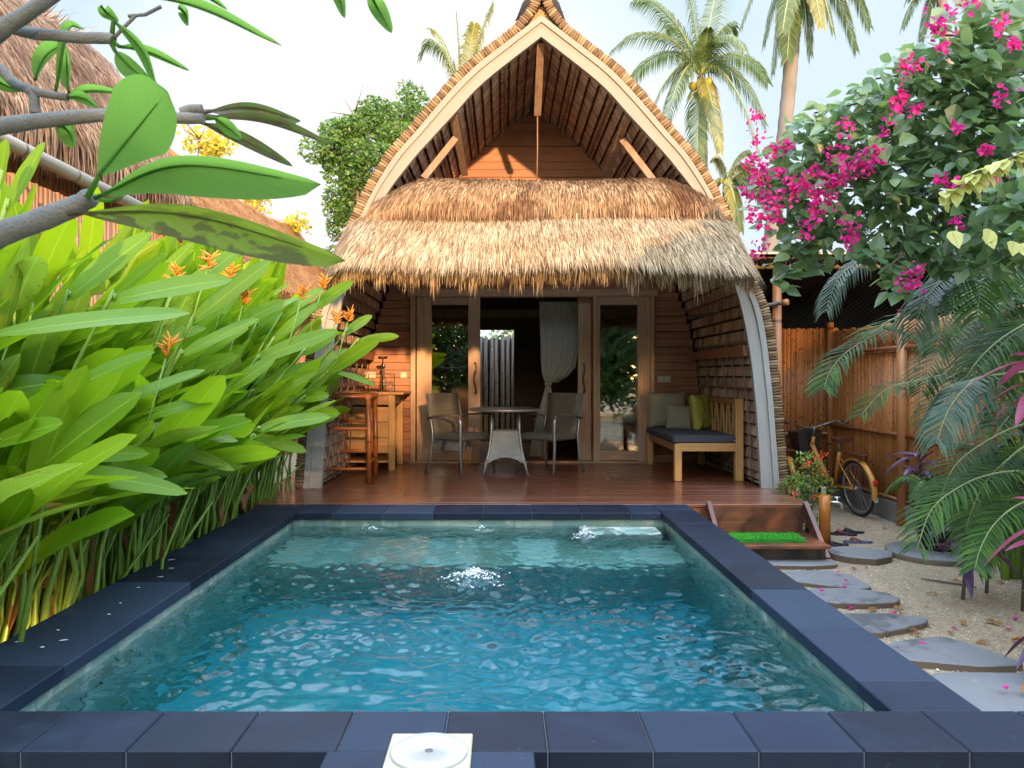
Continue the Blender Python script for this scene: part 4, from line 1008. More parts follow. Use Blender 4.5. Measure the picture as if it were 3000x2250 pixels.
for poly, th, lb in stones:
    th *= .8; pts = [G(*Z8(p), GZ + th) for p in poly]; pts = [(p.x, p.y) for p in pts]
    fine = []
    for i in range(len(pts)):
        p_, q_ = V((*pts[i], 0)), V((*pts[(i + 1) % len(pts)], 0)); o_, r_ = V((*pts[i - 1], 0)), V((*pts[(i + 2) % len(pts)], 0))
        for t in (.1, .5, .9):
            e = (0.5 * ((2 * p_) + (q_ - o_) * t + (2 * o_ - 5 * p_ + 4 * q_ - r_) * t * t + (3 * p_ - o_ - 3 * q_ + r_) * t ** 3)).lerp(p_.lerp(q_, t), .65); e += V((R.gauss(0, .004), R.gauss(0, .004), 0)); fine.append((e.x, e.y))
    m = MB(); m.prism(fine, GZ - .03, GZ + th, .006); tag(build('stepping_stone', m, M_slab), lb, 'stepping stone', 'stepping stones beside the pool')
m = MB(); cpl = G(*Z8((1110, 545)), GZ + .05); m.lathe((cpl.x, cpl.y, GZ), [(.36, -.02), (.36, .04), (.35, .05), (0, .05)], 28); tag(build('round_slab', m, M_slab), 'round concrete slab under the dark potted palm', 'round slab')
# tap post
tp = thing('tap_post', 'short orange bamboo post with a white metal tap beside the step', 'tap post', (2.82, 6.8, GZ))
m = MB(); m.tube([(2.82, 6.8, GZ), (2.82, 6.8, -.1), (2.82, 6.8, .055)], [.05, .046, .045], 14); build('post', m, m_bamboo('orange_bamboo', (.42, .12, .02), (.62, .24, .045), 2, 1.2, .1, .25), tp)
m = MB(); q = V((2.86, 6.78, .0)); M_chr = m_plain('tap_metal', (.75, .76, .78), .2, .05, metal=.8)
m.tube([q, q + V((.05, -.01, 0)), q + V((.085, -.02, -.01)), q + V((.095, -.02, -.055))], [.012, .012, .013, .011], 8); m.tube([q + V((.055, -.012, 0)), q + V((.055, -.012, .04))], .007, 6); m.tube([q + V((.03, -.012, .043)), q + V((.085, -.012, .043))], .006, 6)
build('tap', m, M_chr, tp)
# sandals
M_rub = m_plain('black_rubber', (.02, .02, .024), .6, .2); M_rubr = m_plain('red_strap', (.3, .05, .05), .5, .2); M_insole = m_plain('blue_insole', (.09, .1, .16), .7, .4, 30)
def sandal(c, rz, label, sole, strap):
    t = thing('flip_flop', label, 'flip flop', c, rz, 'flip flops on the sand')
    pl = [(.04 * math.sin(a_) * (1.15 if math.cos(a_) > 0 else .85), .125 * math.cos(a_)) for a_ in [i * math.tau / 20 for i in range(20)]]
    m = MB(); m.prism(pl, 0, .02, .003); build('sole', m, sole, t, False)
    for s in (-1, 1): m = MB(); m.tube([V((0, .07, .022)), V((s * .022, .04, .045)), V((s * .035, -.02, .024))], [.005, .008, .006], 6); build('strap', m, strap, t, False)
s1, s2, s3 = G(1820, 1150), G(1848, 1160), G(1836, 1147)
for px, py, rz, lb, so, sr in ((1820, 1156, 1.25, 'black flip flop lying farthest from the stone slab', M_rub, M_rubr), (1838, 1152, 1.5, 'second black flip flop overlapping the farthest one', M_rub, M_rub),
                               (1853, 1173, 1.45, 'dark blue flip flop near the edge of the slanted stone slab', M_insole, M_rubr), (1808, 1181, 1.9, 'black flip flop between the tap post and the stone slab', M_rub, M_rub)):
    sandal(G(px, py, GZ), rz, lb, so, sr)
# bicycles heading away along the fence
M_yel = m_plain('yellow_paint', (.6, .27, .05), .3, .1, 4); M_tyre = m_plain('tyre', (.02, .02, .02), .8, .2); M_brn = m_plain('brown_leather', (.1, .03, .018), .4, .2)
M_refl = m_plain('red_reflector', (.5, .02, .03), .25, .1)
def bicycle(label):
    """city bicycle, rear hub above the origin, heading +y; wheels of .59 m"""
    t = thing('bicycle', label, 'bicycle', (0, 0, 0), 0, 'yellow city bicycles by the bamboo fence'); r = .295; WB = 1.02
    for y in (0, WB):
        c_ = V((0, y, r)); m = MB()
        w_ = build('wheel', (lambda m: (m.tube([c_ + V((0, math.cos(q) * .258, math.sin(q) * .258)) for q in [i * math.tau / 36 for i in range(37)]], .014, 6, cap=False), m)[-1])(MB()), M_metal, t, False)
        m = MB(); m.tube([c_ + V((0, math.cos(q) * (r - .014), math.sin(q) * (r - .014))) for q in [i * math.tau / 36 for i in range(37)]], .0165, 8, cap=False); build('tyre', m, M_tyre, w_, False)
        m = MB()
        for i in range(28): q = i * math.tau / 28; m.tube([c_ + V(((-1) ** i * .025, math.cos(q + .35 * (-1) ** (i // 2)) * .02, math.sin(q + .35 * (-1) ** (i // 2)) * .02)), c_ + V((0, math.cos(q) * .26, math.sin(q) * .26))], .0016, 4, cap=False)
        m.tube([c_ + V((-.045, 0, 0)), c_ + V((.045, 0, 0))], .02, 8); build('spokes', m, M_metal, w_, False)
        m = MB(); a0, a1 = (rad(-15), rad(155)) if y == 0 else (rad(25), rad(165))
        rows = [[c_ + V((x, -math.cos(q) * rr if y == 0 else math.cos(q) * rr, math.sin(q) * rr)) for x, rr in ((-.03, .305), (-.02, .325), (0, .333), (.02, .325), (.03, .305))] for q in [lerp(a0, a1, i / 18) for i in range(19)]]
        m.grid(rows); fd = build('mudguard', m, M_yel, t, False)
        if y == 0: m = MB(); m.box((0, -.325, r + .1), (.045, .025, .055), bev=.008, rx=-.2); build('rear_reflector', m, M_refl, fd, False); m = MB(); m.box((0, -.318, r - .08), (.04, .01, .04)); build('mud_flap', m, M_white, fd, False)
    m = MB(); hd, hb, bb, stt = V((0, WB - .2, .78)), V((0, WB - .14, .62)), V((0, .44, .27)), V((0, .29, .66))
    m.tube([hd, hb], .022, 8); m.tube(smooth_path([hb + V((0, 0, .07)), V((0, .74, .52)), V((0, .6, .36)), bb], 10), .031, 8); m.tube([hb, V((0, .7, .38)), bb], .022, 8); m.tube([bb, stt], .022, 8)
    for s in (-1, 1):
        m.tube([bb + V((s * .02, 0, 0)), V((s * .05, 0, r))], .01, 6); m.tube([V((s * .02, .32, .58)), V((s * .05, 0, r))], .008, 6)
        m.tube([hb + V((s * .03, .01, -.03)), V((s * .05, WB, r))], .012, 6)
    build('frame', m, M_yel, t, False)
    m = MB(); m.tube([stt, V((0, .27, .76))], .013, 8); build('seat_post', m, M_metal, t, False)
    m = MB(); rows = []
    for i in range(9):
        q = i / 8; w_ = lerp(.1, .025, q ** .6); rows.append([V((w_ * math.cos(a_), .14 + q * .26, .785 + .028 * math.sin(a_) + .012 * (1 - q))) for a_ in [j * math.tau / 10 for j in range(10)]])
    m.grid(rows, close=True); m.quad(rows[0]); build('saddle', m, M_brn, t, False)
    m = MB(); m.tube([hd, hd + V((0, -.03, .1)), hd + V((0, .0, .13))], .014, 8)
    m.tube([V((s_ * x, hd.y + y, z)) for s_, x, y, z in ((-1, .29, -.2, .93), (-1, .24, -.1, .95), (-1, .12, .02, .9), (1, 0, .0, .88), (1, .12, .02, .9), (1, .24, -.1, .95), (1, .29, -.2, .93))], .011, 8); build('handlebar', m, M_metal, t, False)
    for s in (-1, 1): m = MB(); m.tube([V((s * .265, hd.y - .12, .95)), V((s * .3, hd.y - .24, .93))], .018, 8); build('grip', m, M_brn, t, False)
    m = MB(); m.tube([V((.12, hd.y - .02, .92)), V((.1, hd.y + .1, 1.0)), V((0, hd.y + .14, .85)), V((0, hd.y + .1, .7))], .004, 5); m.tube([V((-.12, hd.y - .02, .92)), V((-.14, hd.y - .12, .8)), V((-.03, hd.y, .6))], .004, 5); build('brake_cable', m, M_black, t, False)
    m = MB(); m.box((0, -.02, .66), (.1, .36, .02), bev=.006); m.tube([(.04, -.15, .65), (.05, 0, r)], .006, 5); m.tube([(-.04, -.15, .65), (-.05, 0, r)], .006, 5); build('rear_rack', m, M_brn, t, False)
    m = MB(); m.lathe((.06, .44, .27), [(0, -.004), (.075, -.004), (.075, .004), (0, .004)], 20, ax=(1, 0, 0))
    for s in (-1, 1): m.tube([bb + V((s * .05, 0, 0)), bb + V((s * .07, .02 * s, s * -.15))], .008, 6); m.box(bb + V((s * .11, .02 * s, s * -.155)), (.08, .06, .02))
    build('crank', m, M_metald, t, False)
    m = MB(); rows = [[V((x * w_, hd.y + .2 + y * w_ * .8, z)) for x, y in ((-1, -1), (1, -1), (1, 1), (-1, 1))] for w_, z in ((.11, .6), (.15, .84))]
    m.grid(rows, close=True, sm=False); m.quad(rows[0]); build('basket', m, M_metald, t, False)
    return t
bk = bicycle('yellow city bicycle standing in the open, its rear wheel in full view')
bk.location = (3.77, 8.2, GZ); bk.rotation_euler = (0, rad(-5), rad(7))
dup(bk, (3.12, 8.72, GZ), rad(4), label='yellow city bicycle half hidden between the bungalow and the flowering shrub', group='yellow city bicycles by the bamboo fence', ry=rad(3))
# ================= heliconia hedge on the left
M_hel = m_leaf('heliconia_leaf', [(.028, .095, .006), (.115, .265, .008), (.29, .45, .014)], .4, .42, (.3, .44, .06), 34, tcol=(.4, .68, .015), vw=.045, spec=.35)
M_heb = m_leaf('burnt_leaf', [(.1, .26, .02), (.17, .33, .025), (.28, .4, .04)], .45, .4, (.4, .5, .12), 34, spot=((.14, .045, .015), .66), tcol=(.4, .6, .05), vw=.05)
M_hst = m_plain('green_stem', (.2, .36, .05), .45, .35, 5, isl=.4); M_dead = m_leaf('dead_leaf', [(.2, .07, .02), (.34, .15, .05), (.45, .28, .12)], .8, .3, (.4, .25, .1), 12)
M_flo = m_plain('orange_bract', (.85, .3, .02), .5, .2, 20, isl=.35)
hroots = []
def heliconia(x, y, n, h, label, grp, dead=3, back=False):
    t = thing('heliconia_plant', label, 'heliconia', (x, y, GZ), 0, grp)
    ml, ms, md, mbn = MB(), MB(), MB(), MB(); hroots.append((V((x, y, GZ)), t))
    for k in range(n):
        rx, ry = x + R.gauss(0, .07), y + R.gauss(0, .1); hh = h * R.uniform(.6, 1.1); az = rad(R.gauss(-12, 34))
        az = rad(R.gauss(-8, 40)) if not back else rad(R.uniform(-80, 80)); ld = V((math.cos(az), math.sin(az), 0))
        top = V((rx, ry, GZ)) + ld * hh * R.uniform(.1, .3) + V((0, 0, hh)); mid = V((rx, ry, GZ + hh * .5)) + ld * hh * .05
        L_ = R.uniform(.55, .85); W_ = L_ * R.uniform(.2, .27)
        el = rad(max(-5, min(80, R.gauss(20 + 36 * (hh / 1.6), 15)))); d_ = ld * math.cos(el) + V((0, 0, math.sin(el)))
        tp_ = top + d_ * L_; qx, qy = VX + FD * tp_.x / tp_.y, VY - FD * (tp_.z - EYE) / tp_.y
        if qy > ppoly([(-200, 1120), (0, 1060), (400, 1030), (560, 980), (740, 880)], qx) or qy < ppoly([(-100, 270), (100, 330), (300, 400), (640, 490), (720, 600)], qx) or qx > 760: continue
        ms.tube(smooth_path([(rx, ry, GZ), mid, top], 6), [.016, .014, .011, .009, .008, .007, .006], 6)
        leaf(mbn if R.random() < .2 else ml, top, d_, L_, W_, R.uniform(.0, .22), R.uniform(.05, .35), seg=11, roll=R.gauss(0, .5), tipw=R.uniform(.85, 1.15), wav=.06, ex=.46)
    for k in range(R.randint(5, 8)):      # bare lower stalks
        rx, ry = x + R.gauss(0, .1), y + R.gauss(0, .12); hh = R.uniform(.6, 1.1)
        ms.tube([(rx, ry, GZ), (rx + R.gauss(.03, .06), ry + R.gauss(0, .05), GZ + hh * .5), (rx + R.gauss(.1, .1), ry + R.gauss(0, .07), GZ + hh)], [R.uniform(.009, .024), R.uniform(.009, .018), .006], 6)
    for k in range(dead):
        b_ = V((x + R.gauss(.0, .06), y + R.gauss(0, .15), GZ + R.uniform(.35, .75))); leaf(md, b_, (R.uniform(-.3, .25), R.uniform(-.6, .4), R.uniform(-1.8, -.5)), R.uniform(.2, .45), R.uniform(.03, .06), .1, R.uniform(1, 2.2), roll=R.uniform(-2, 2), wav=.9, seg=14)
    build('foliage', ml, M_hel, t); build('stem', ms, M_hst, t)
    if mbn.v: build('burnt_leaf', mbn, M_heb, t)
    if md.v: build('dead_leaf', md, M_dead, t)
    return t
GRP = 'heliconia plants of the hedge along the pool'
y = 2.35; k = 0
while y < 8.0:
    for r_, xx in enumerate((-2.24, -2.5, -2.8, -3.12)):
        if (r_ == 0 and y > 7.5) or (r_ < 2 and y < 2.7): continue
        h = (.95, 1.3, 1.65, 1.9)[r_] * R.uniform(.9, 1.08) * ppoly([(3, .9), (4.5, 1.0), (5.5, 1.1), (6.8, 1.3)], y)
        heliconia(xx + R.gauss(0, .05), y + R.gauss(0, .08), (11, 10, 11, 10)[r_], h, ('bright green heliconia in the front row, stalks touching the slate pool rim', 'bright green heliconia in the second row of the hedge left of the pool', 'tall bright green heliconia in the third row of the hedge left of the pool', 'tallest bright green heliconia of the hedge, against the left bamboo wall')[r_], GRP, 3 if r_ == 0 else 1)
    y += .34
# individual large leaves that stand out in the photograph: (base, tip, width in photo units, depth at base and tip, burnt)
hero = [((-33, 726), (415, 676), 66, 3.1, 3.2, 0, -.06), ((233, 653), (507, 603), 57, 3.6, 3.7, 0, -.08), ((383, 773), (563, 686), 38, 4.3, 4.4, 0, -.05), ((180, 906), (450, 796), 50, 3.6, 3.8, 0, -.06),
        ((-17, 960), (140, 913), 66, 3.0, 3.0, 0, -.08), ((67, 990), (323, 980), 44, 3.4, 3.5, 0, -.07), ((40, 1013), (400, 1066), 46, 3.2, 3.4, 0, -.12), ((300, 920), (512, 953), 32, 4.2, 4.3, 1, -.08),
        ((550, 780), (730, 713), 37, 5.4, 5.5, 0, -.05), ((583, 743), (690, 653), 30, 5.6, 5.7, 0, -.03), ((550, 930), (717, 900), 36, 5.2, 5.3, 0, -.09), ((664, 675), (766, 606), 32, 6.2, 6.1, 0, -.05),
        ((698, 811), (824, 729), 32, 6.4, 6.3, 0, -.03), ((650, 765), (732, 712), 33, 6.0, 6.0, 0, -.05), ((742, 722), (805, 681), 24, 6.7, 6.7, 0, -.03), ((765, 742), (864, 726), 24, 6.9, 6.9, 0, -.1),
        ((722, 803), (808, 832), 15, 6.6, 6.5, 0, -.12), ((650, 862), (712, 854), 27, 6.2, 6.2, 0, -.05), ((650, 910), (735, 891), 33, 6.1, 6.0, 0, -.1), ((330, 955), (500, 1015), 30, 4.3, 4.3, 1, -.1),
        ((180, 1010), (360, 1030), 34, 3.7, 3.8, 0, -.1), ((340, 1060), (480, 1030), 30, 4.4, 4.4, 1, -.1), ((540, 945), (660, 975), 26, 5.3, 5.3, 0, -.1), ((7, 467), (97, 307), 50, 2.9, 2.9, 0, 0), ((-5, 410), (14, 300), 46, 2.7, 2.7, 0, 0),
        ((38, 900), (345, 755), 60, 3.4, 3.5, 0, -.07), ((410, 700), (590, 560), 46, 4.6, 4.7, 0, -.04), ((140, 650), (330, 500), 60, 3.8, 3.9, 0, -.03), ((360, 660), (530, 530), 46, 4.4, 4.5, 0, -.03), ((250, 920), (470, 860), 36, 3.9, 4.0, 0, -.05), ((560, 860), (690, 800), 30, 5.6, 5.6, 0, -.05), ((470, 860), (600, 770), 36, 4.9, 5.0, 0, -.05), ((600, 690), (700, 620), 30, 5.9, 6.0, 0, -.03)]
RR = random.Random(21)
for _ in range(34):
    tx = RR.uniform(330, 745); ty = RR.uniform(ppoly([(300, 470), (700, 600)], tx), ppoly([(300, 1000), (745, 900)], tx)); Yh = ppoly([(300, 4.2), (560, 5.2), (745, 6.6)], tx) + RR.uniform(-.2, .2)
    an = rad(ppoly([(450, 52), (750, 28), (1000, 4)], ty) + RR.gauss(0, 9)); ln = RR.uniform(.5, .68) * FD / Yh; hero.append(((tx - math.cos(an) * ln, ty + math.sin(an) * ln), (tx, ty), RR.uniform(.095, .125) * FD / Yh, Yh, Yh + RR.uniform(-.1, .1), RR.random() < .12, -.07))
for i_, (b_, t_, wp, Y0, Y1, burnt, bw) in enumerate(hero):
    A_, B_ = P(*b_, Y0), P(*t_, Y1); root = min(hroots, key=lambda q: (q[0] + V((.15, 0, .5)) - A_).length)
    Lh = (B_ - A_).length; m = MB(); d_ = (B_ - A_ + V((0, 0, -bw * Lh))).normalized()
    leaf(m, A_, d_, Lh, wp * 1.1 * (Y0 + Y1) / 2 / FD, -bw, .14, up=(0, -.75, .66), seg=16, roll=R.gauss(0, .15), wav=.04, tipw=R.uniform(.95, 1.15), ex=.44)
    o = build('large_leaf', m, M_heb if burnt else M_hel, root[1])
    m = MB(); g_ = root[0]; m.tube(smooth_path([g_ + V((R.uniform(-.05, .05), R.uniform(-.1, .1), 0)), g_.lerp(A_, .5) + V((-.12, 0, .18)), A_, A_ + d_ * .03], 8), .009, 6); build('stalk', m, M_hst, root[1])
for fx, fy, Y0 in ((365, 755, 3.9), (452, 567, 4.6), (382, 595, 4.5), (530, 645, 5.0), (655, 635, 5.7), (700, 612, 6.0), (755, 685, 6.4), (728, 688, 6.3), (500, 590, 5.2)):
    c_ = P(fx, fy, Y0 - .25); root = min(hroots, key=lambda q: abs(q[0].y - c_.y) + abs(q[0].x + 2.5)); m = MB(); ax = V((.35, -.15, .8))
    for k in range(8):
        q = c_ + ax * (k - 3.5) * .012; s_ = (-1) ** k; d_ = V((s_ * R.uniform(.6, 1), R.uniform(-.7, .3), R.uniform(.2, 1.0))).normalized()
        for j in range(2): dd = (d_ + V((R.gauss(0, .35), R.gauss(0, .3), R.gauss(0, .3)))).normalized(); m.tube([q, q + dd * .025, q + dd * R.uniform(.045, .075) + V((0, 0, .008))], [.005, .0065, .0015], 5)
    o = build('flower', m, M_flo, root[1]); m = MB(); m.tube([c_ - ax * .05, c_ - V((.1, .0, .35)), (root[0].x, root[0].y, GZ + .5)], .005, 5); build('flower_stalk', m, M_hst, root[1])
# lit garden lamp between the stalks
gl_ = thing('garden_lamp', 'small lit garden spotlight among the heliconia stalks beside the slate rim', 'garden lamp', (-2.24, 3.42, GZ))
gp = P(82, 1306, 3.62)
gl_.location = (gp.x, gp.y, GZ); WM[gl_.name] = Matrix.Translation(gl_.location)
m = MB(); m.lathe((gp.x, gp.y, GZ), [(.012, 0), (.012, .05), (.045, .06), (.05, .1), (.046, .1)], 16); build('housing', m, M_conc, gl_)
a = N('lamp_glow'); M_glow = a.done(a.n('Emission', {'Color': (1, .75, .45), 'Strength': 14.0}).outputs[0])
m = MB(); m.lathe((gp.x, gp.y, GZ + .092), [(.0, .004), (.045, 0)], 16); build('lens', m, M_glow, gl_)
pl = bpy.data.lights.new('garden_lamp_light', 'POINT'); pl.energy = 2.2; pl.color = (1, .45, .15); pl.shadow_soft_size = .04
plo = bpy.data.objects.new('garden_lamp_light', pl); C.objects.link(plo); plo.location = (gp.x, gp.y, GZ + .16)
o = thing('bamboo_fence', 'bamboo slat wall hidden behind the heliconia hedge on the left', 'fence', (-3.55, 5, GZ))
build('slat_panel', slats((-3.55, .5, 0), (-3.55, 9.6, 0), GZ, 2.55, .05), M_bpost, o)
m = MB(); m.tube([(-3.5, .5, 2.75), (-3.5, 5, 2.76), (-3.5, 9.6, 2.7)], .055, 10); build('top_pole', m, m_bamboo('pale_pole', (.3, .26, .2), (.5, .45, .38), 1, .7), o)
# ================= frangipani in the foreground
M_fr = m_leaf('frangipani_leaf', [(.04, .13, .02), (.05, .17, .025), (.07, .2, .03)], .6, .55, (.03, .08, .02), 16, tcol=(.4, .75, .12), vw=.035, spec=.2)
M_frs = m_leaf('spotted_frangipani_leaf', [(.1, .17, .015), (.12, .2, .02), (.13, .22, .02)], .5, .4, (.08, .14, .03), 14, spot=((.035, .028, .02), .53), tcol=(.5, .7, .06), vw=.035, spec=.2)
M_frd = m_leaf('browning_frangipani_leaf', [(.06, .1, .03), (.07, .13, .03), (.08, .15, .03)], .5, .35, (.05, .08, .03), 12, spot=((.07, .05, .05), .52), tcol=(.2, .3, .06), vw=.04)
M_frb = m_plain('frangipani_bark', (.11, .125, .12), .8, .5, 30, .9)
fg = thing('frangipani_tree', 'frangipani with grey branches and big green leaves reaching in at the upper left', 'frangipani', (-2.3, 1.0, GZ))
def Z1(p, Y): return P(p[0] / 3.0, p[1] / 3.0, Y)
hub = V((-1.75, 1.25, 1.35))
for pts, r0, r1, Y in ([[(-160, 330), (0, 200), (70, 150), (170, 90), (330, -20), (460, -110)], .017, .012, 1.45], [[(60, 175), (200, 215), (350, 228), (520, 245), (690, 248), (735, 262)], .0115, .0105, 1.5],
                       [[(-180, 330), (0, 445), (60, 510), (130, 560), (280, 605), (440, 630)], .0115, .008, 1.6], [[(-200, 860), (0, 818), (200, 790), (400, 768), (700, 745), (1000, 760), (1320, 770)], .0165, .0095, 1.4],
                       [[(-200, 1640), (0, 1520), (250, 1430), (400, 1370), (500, 1330), (600, 1270)], .022, .0155, 1.3], [[(1180, 735), (1240, 712), (1310, 708)], .011, .009, 1.42], [[(150, 560), (215, 610), (225, 690), (235, 740)], .009, .011, 1.6]):
    m = MB(); path = smooth_path([Z1(p_, Y) for p_ in pts], 16); m.tube(path, [lerp(r0, r1, i / 16) * (1 + .1 * noise.noise(V((i * .9, r0 * 99, 1)))) for i in range(17)], 12)
    if pts[0][0] < -100: m2 = MB(); m2.tube(smooth_path([path[0], path[0].lerp(hub, .5) + V((0, 0, -.06)), hub], 6), [r0, r0, r0 * 1.1, r0 * 1.2, r0 * 1.3, r0 * 1.4, r0 * 1.5], 10); n = len(m.v); m.v += m2.v; m.f += [tuple(i + n for i in f) for f in m2.f]; m.uv += m2.uv; m.sm += m2.sm
    build('branch', m, M_frb, fg)
m = MB(); m.tube(smooth_path([(-2.3, 1.0, GZ), (-2.2, 1.05, .4), hub], 8), [.07, .065, .06, .055, .05, .045, .04, .036, .034], 12); build('trunk', m, M_frb, fg)
for pts in ([(735, 250), (800, 180), (880, 100), (940, 95), (1045, 42)], [(880, 100), (832, 105)]):
    m = MB(); m.tube([Z1(p_, 1.5) for p_ in pts], .0035, 6); build('twig', m, M_frb, fg)
# leaf: base, middle of the midrib, tip, half width on each side, depth base and tip, kind
fl = [((640, 1140), (860, 870), (1085, 590), 270, 250, 1.28, 1.24, 0), ((610, 1285), (1180, 1075), (2080, 1195), 215, 55, 1.3, 1.34, 0), ((470, 1380), (1250, 1400), (2240, 1690), 180, 60, 1.28, 1.3, 1),
      ((150, -60), (1150, 10), (1830, 300), 25, 45, 1.5, 1.6, 0), ((735, 130), (920, 330), (1015, 560), 30, 38, 1.5, 1.45, 0), ((745, 330), (850, 440), (1000, 560), 70, 50, 1.5, 1.45, 0), ((770, 300), (980, 345), (1230, 460), 28, 30, 1.5, 1.55, 0),
      ((1340, 722), (1640, 700), (1950, 785), 95, 22, 1.42, 1.5, 2), ((1350, 752), (1760, 800), (2160, 945), 22, 40, 1.42, 1.5, 2), ((1300, 792), (1580, 910), (1900, 1080), 42, 45, 1.42, 1.5, 2), ((1390, 765), (1480, 830), (1570, 905), 45, 45, 1.42, 1.4, 0),
      ((655, 40), (700, 90), (770, 140), 40, 40, 1.5, 1.5, 0), ((225, 520), (300, 360), (440, 270), 60, 50, 1.6, 1.6, 0), ((445, 600), (435, 440), (425, 300), 45, 45, 1.6, 1.6, 0), ((440, 635), (580, 590), (780, 600), 30, 28, 1.6, 1.6, 0),
      ((-60, 500), (40, 555), (150, 590), 45, 45, 1.6, 1.6, 0), ((370, 790), (450, 860), (485, 960), 60, 60, 1.4, 1.4, 0), ((1160, 50), (1200, 90), (1220, 170), 34, 34, 1.5, 1.5, 0), ((1250, -40), (1360, -10), (1475, 65), 22, 20, 1.5, 1.5, 0),
      ((440, 630), (540, 640), (640, 700), 35, 35, 1.6, 1.55, 0), ((360, 590), (440, 200), (548, 190), 20, 20, 1.52, 1.52, 0), ((725, 1300), (960, 1200), (1340, 1215), 45, 30, 1.42, 1.5, 0)]
fl += [((2080, -120), (2190, -20), (2235, 120), 40, 40, 1.4, 1.4, 0), ((2390, -60), (2450, 60), (2540, 215), 55, 55, 1.4, 1.4, 0)]
for b_, c_, t_, w0, w1, Y0, Y1, kd in fl:
    A_, M_, B_ = Z1(b_, Y0), Z1(c_, (Y0 + Y1) / 2 + .02), Z1(t_, Y1); path = smooth_path([A_, M_, B_], 22); m = MB(); rows, uvs = [], []; view = V((0, 1, .05))
    k_ = Y0 / 3.0 / FD
    for i, p_ in enumerate(path):
        t = i / 22; T = (path[min(22, i + 1)] - path[max(0, i - 1)]).normalized(); sd_ = T.cross(view).normalized(); pr = max(.008, math.sin(math.pi * min(1, (max(0, t - .03)) ** (1.25 if w0 > 100 else 1.0))) ** .72) if 0 < t < 1 else .008
        if b_ == (640, 1140): pr = max(.02, (min(1, t * 1.55) ** .8) * max(0, 1 - max(0, (t - .62) / .38) ** 2.6) ** .55) if t < 1 else .02
        rows.append([p_ + sd_ * (-w0) * k_ * pr + V((0, -.012 * pr, 0)), p_ - sd_ * w0 * .5 * k_ * pr + V((0, -.003, 0)), p_, p_ + sd_ * w1 * .5 * k_ * pr + V((0, -.003, 0)), p_ + sd_ * w1 * k_ * pr + V((0, -.014 * pr, 0))]); uvs.append([(0, t), (.25, t), (.5, t), (.75, t), (1, t)])
    m.grid(rows, uvs); pt_ = {(640, 1140): (565, 1285), (610, 1285): (560, 1300), (470, 1380): (440, 1385), (725, 1300): (600, 1290), (1340, 722): (1290, 740), (1350, 752): (1300, 755), (1300, 792): (1280, 765), (745, 330): (715, 265), (770, 300): (720, 260), (735, 130): (725, 245), (1390, 765): (1310, 765)}.get(b_)
    if pt_: m.tube([Z1(pt_, Y0), A_, path[2]], [.005, .004, .003], 6)
    m.tube(path[:20], [lerp(.0035, .0008, i / 19) for i in range(20)], 5)
    build('leaf', m, (M_fr, M_frs, M_frd)[kd], fg)
# ================= bougainvillea
M_bou = m_leaf('bougainvillea_leaf', [(.06, .125, .07), (.12, .23, .12), (.22, .34, .13)], .35, .38, (.15, .25, .1), 0, tcol=(.35, .55, .15), spec=.9, vw=.04)
a = N('magenta_bract'); c = a.ramp(a.island(), [(0, (.42, .01, .12)), (.5, (.62, .015, .26)), (1, (.8, .05, .36))])
M_mag = a.done(a.n('MixShader', {0: .4, 1: a.pbr(c, .6), 2: a.n('BsdfTranslucent', {'Color': c}).outputs[0]}).outputs[0])
M_brk = m_plain('woody_branch', (.12, .1, .08), .85, .3, 20, .3)
def heart(mb, p, d, n_, s, w=.42):
    d = V(d).normalized(); sd_ = d.cross(V(n_)); sd_ = (sd_ if sd_.length > .05 else d.orthogonal()).normalized(); up = sd_.cross(d)
    q = [p, p + d * s * .06 - sd_ * s * .22 + up * s * .04, p + d * s * .3 - sd_ * s * w + up * s * .09, p + d * s * .65 - sd_ * s * .27 + up * s * .05, p + d * s, p + d * s * .65 + sd_ * s * .27 + up * s * .05, p + d * s * .3 + sd_ * s * w + up * s * .09, p + d * s * .06 + sd_ * s * .22 + up * s * .04, p + d * s * .4]
    n = len(mb.v); mb.v += [tuple(x) for x in q]; uv = [(.5, 0), (.25, .05), (0, .3), (.2, .65), (.5, 1), (.8, .65), (1, .3), (.75, .05), (.5, .4)]
    for f in ((0, 1, 2, 8), (8, 2, 3), (8, 3, 4), (0, 8, 6, 7), (8, 5, 6), (8, 4, 5)): mb.f.append(tuple(n + i for i in f)); mb.uv.append([uv[i] for i in f]); mb.sm.append(False)
bo = thing('bougainvillea', 'large magenta flowering bougainvillea spreading over the path at the upper right', 'bougainvillea', (3.55, 4.3, GZ))
lobes = [(2130, 120, 150, 150, 3.9, 620), (1990, 200, 140, 100, 4.2, 420), (1850, 270, 130, 85, 4.5, 380), (1730, 340, 100, 80, 4.7, 260), (1680, 430, 70, 80, 4.8, 170), (1820, 420, 140, 110, 4.5, 430), (1980, 370, 160, 130, 4.2, 620),
         (2150, 320, 150, 160, 3.9, 620), (2080, 520, 120, 80, 4.1, 300), (1760, 520, 75, 60, 4.6, 170), (1930, 540, 90, 50, 4.3, 190), (1695, 590, 22, 50, 4.7, 45), (2200, 480, 90, 120, 3.6, 300), (2190, 20, 110, 80, 4.2, 260), (1940, 600, 45, 40, 4.1, 50)]
ml = MB()
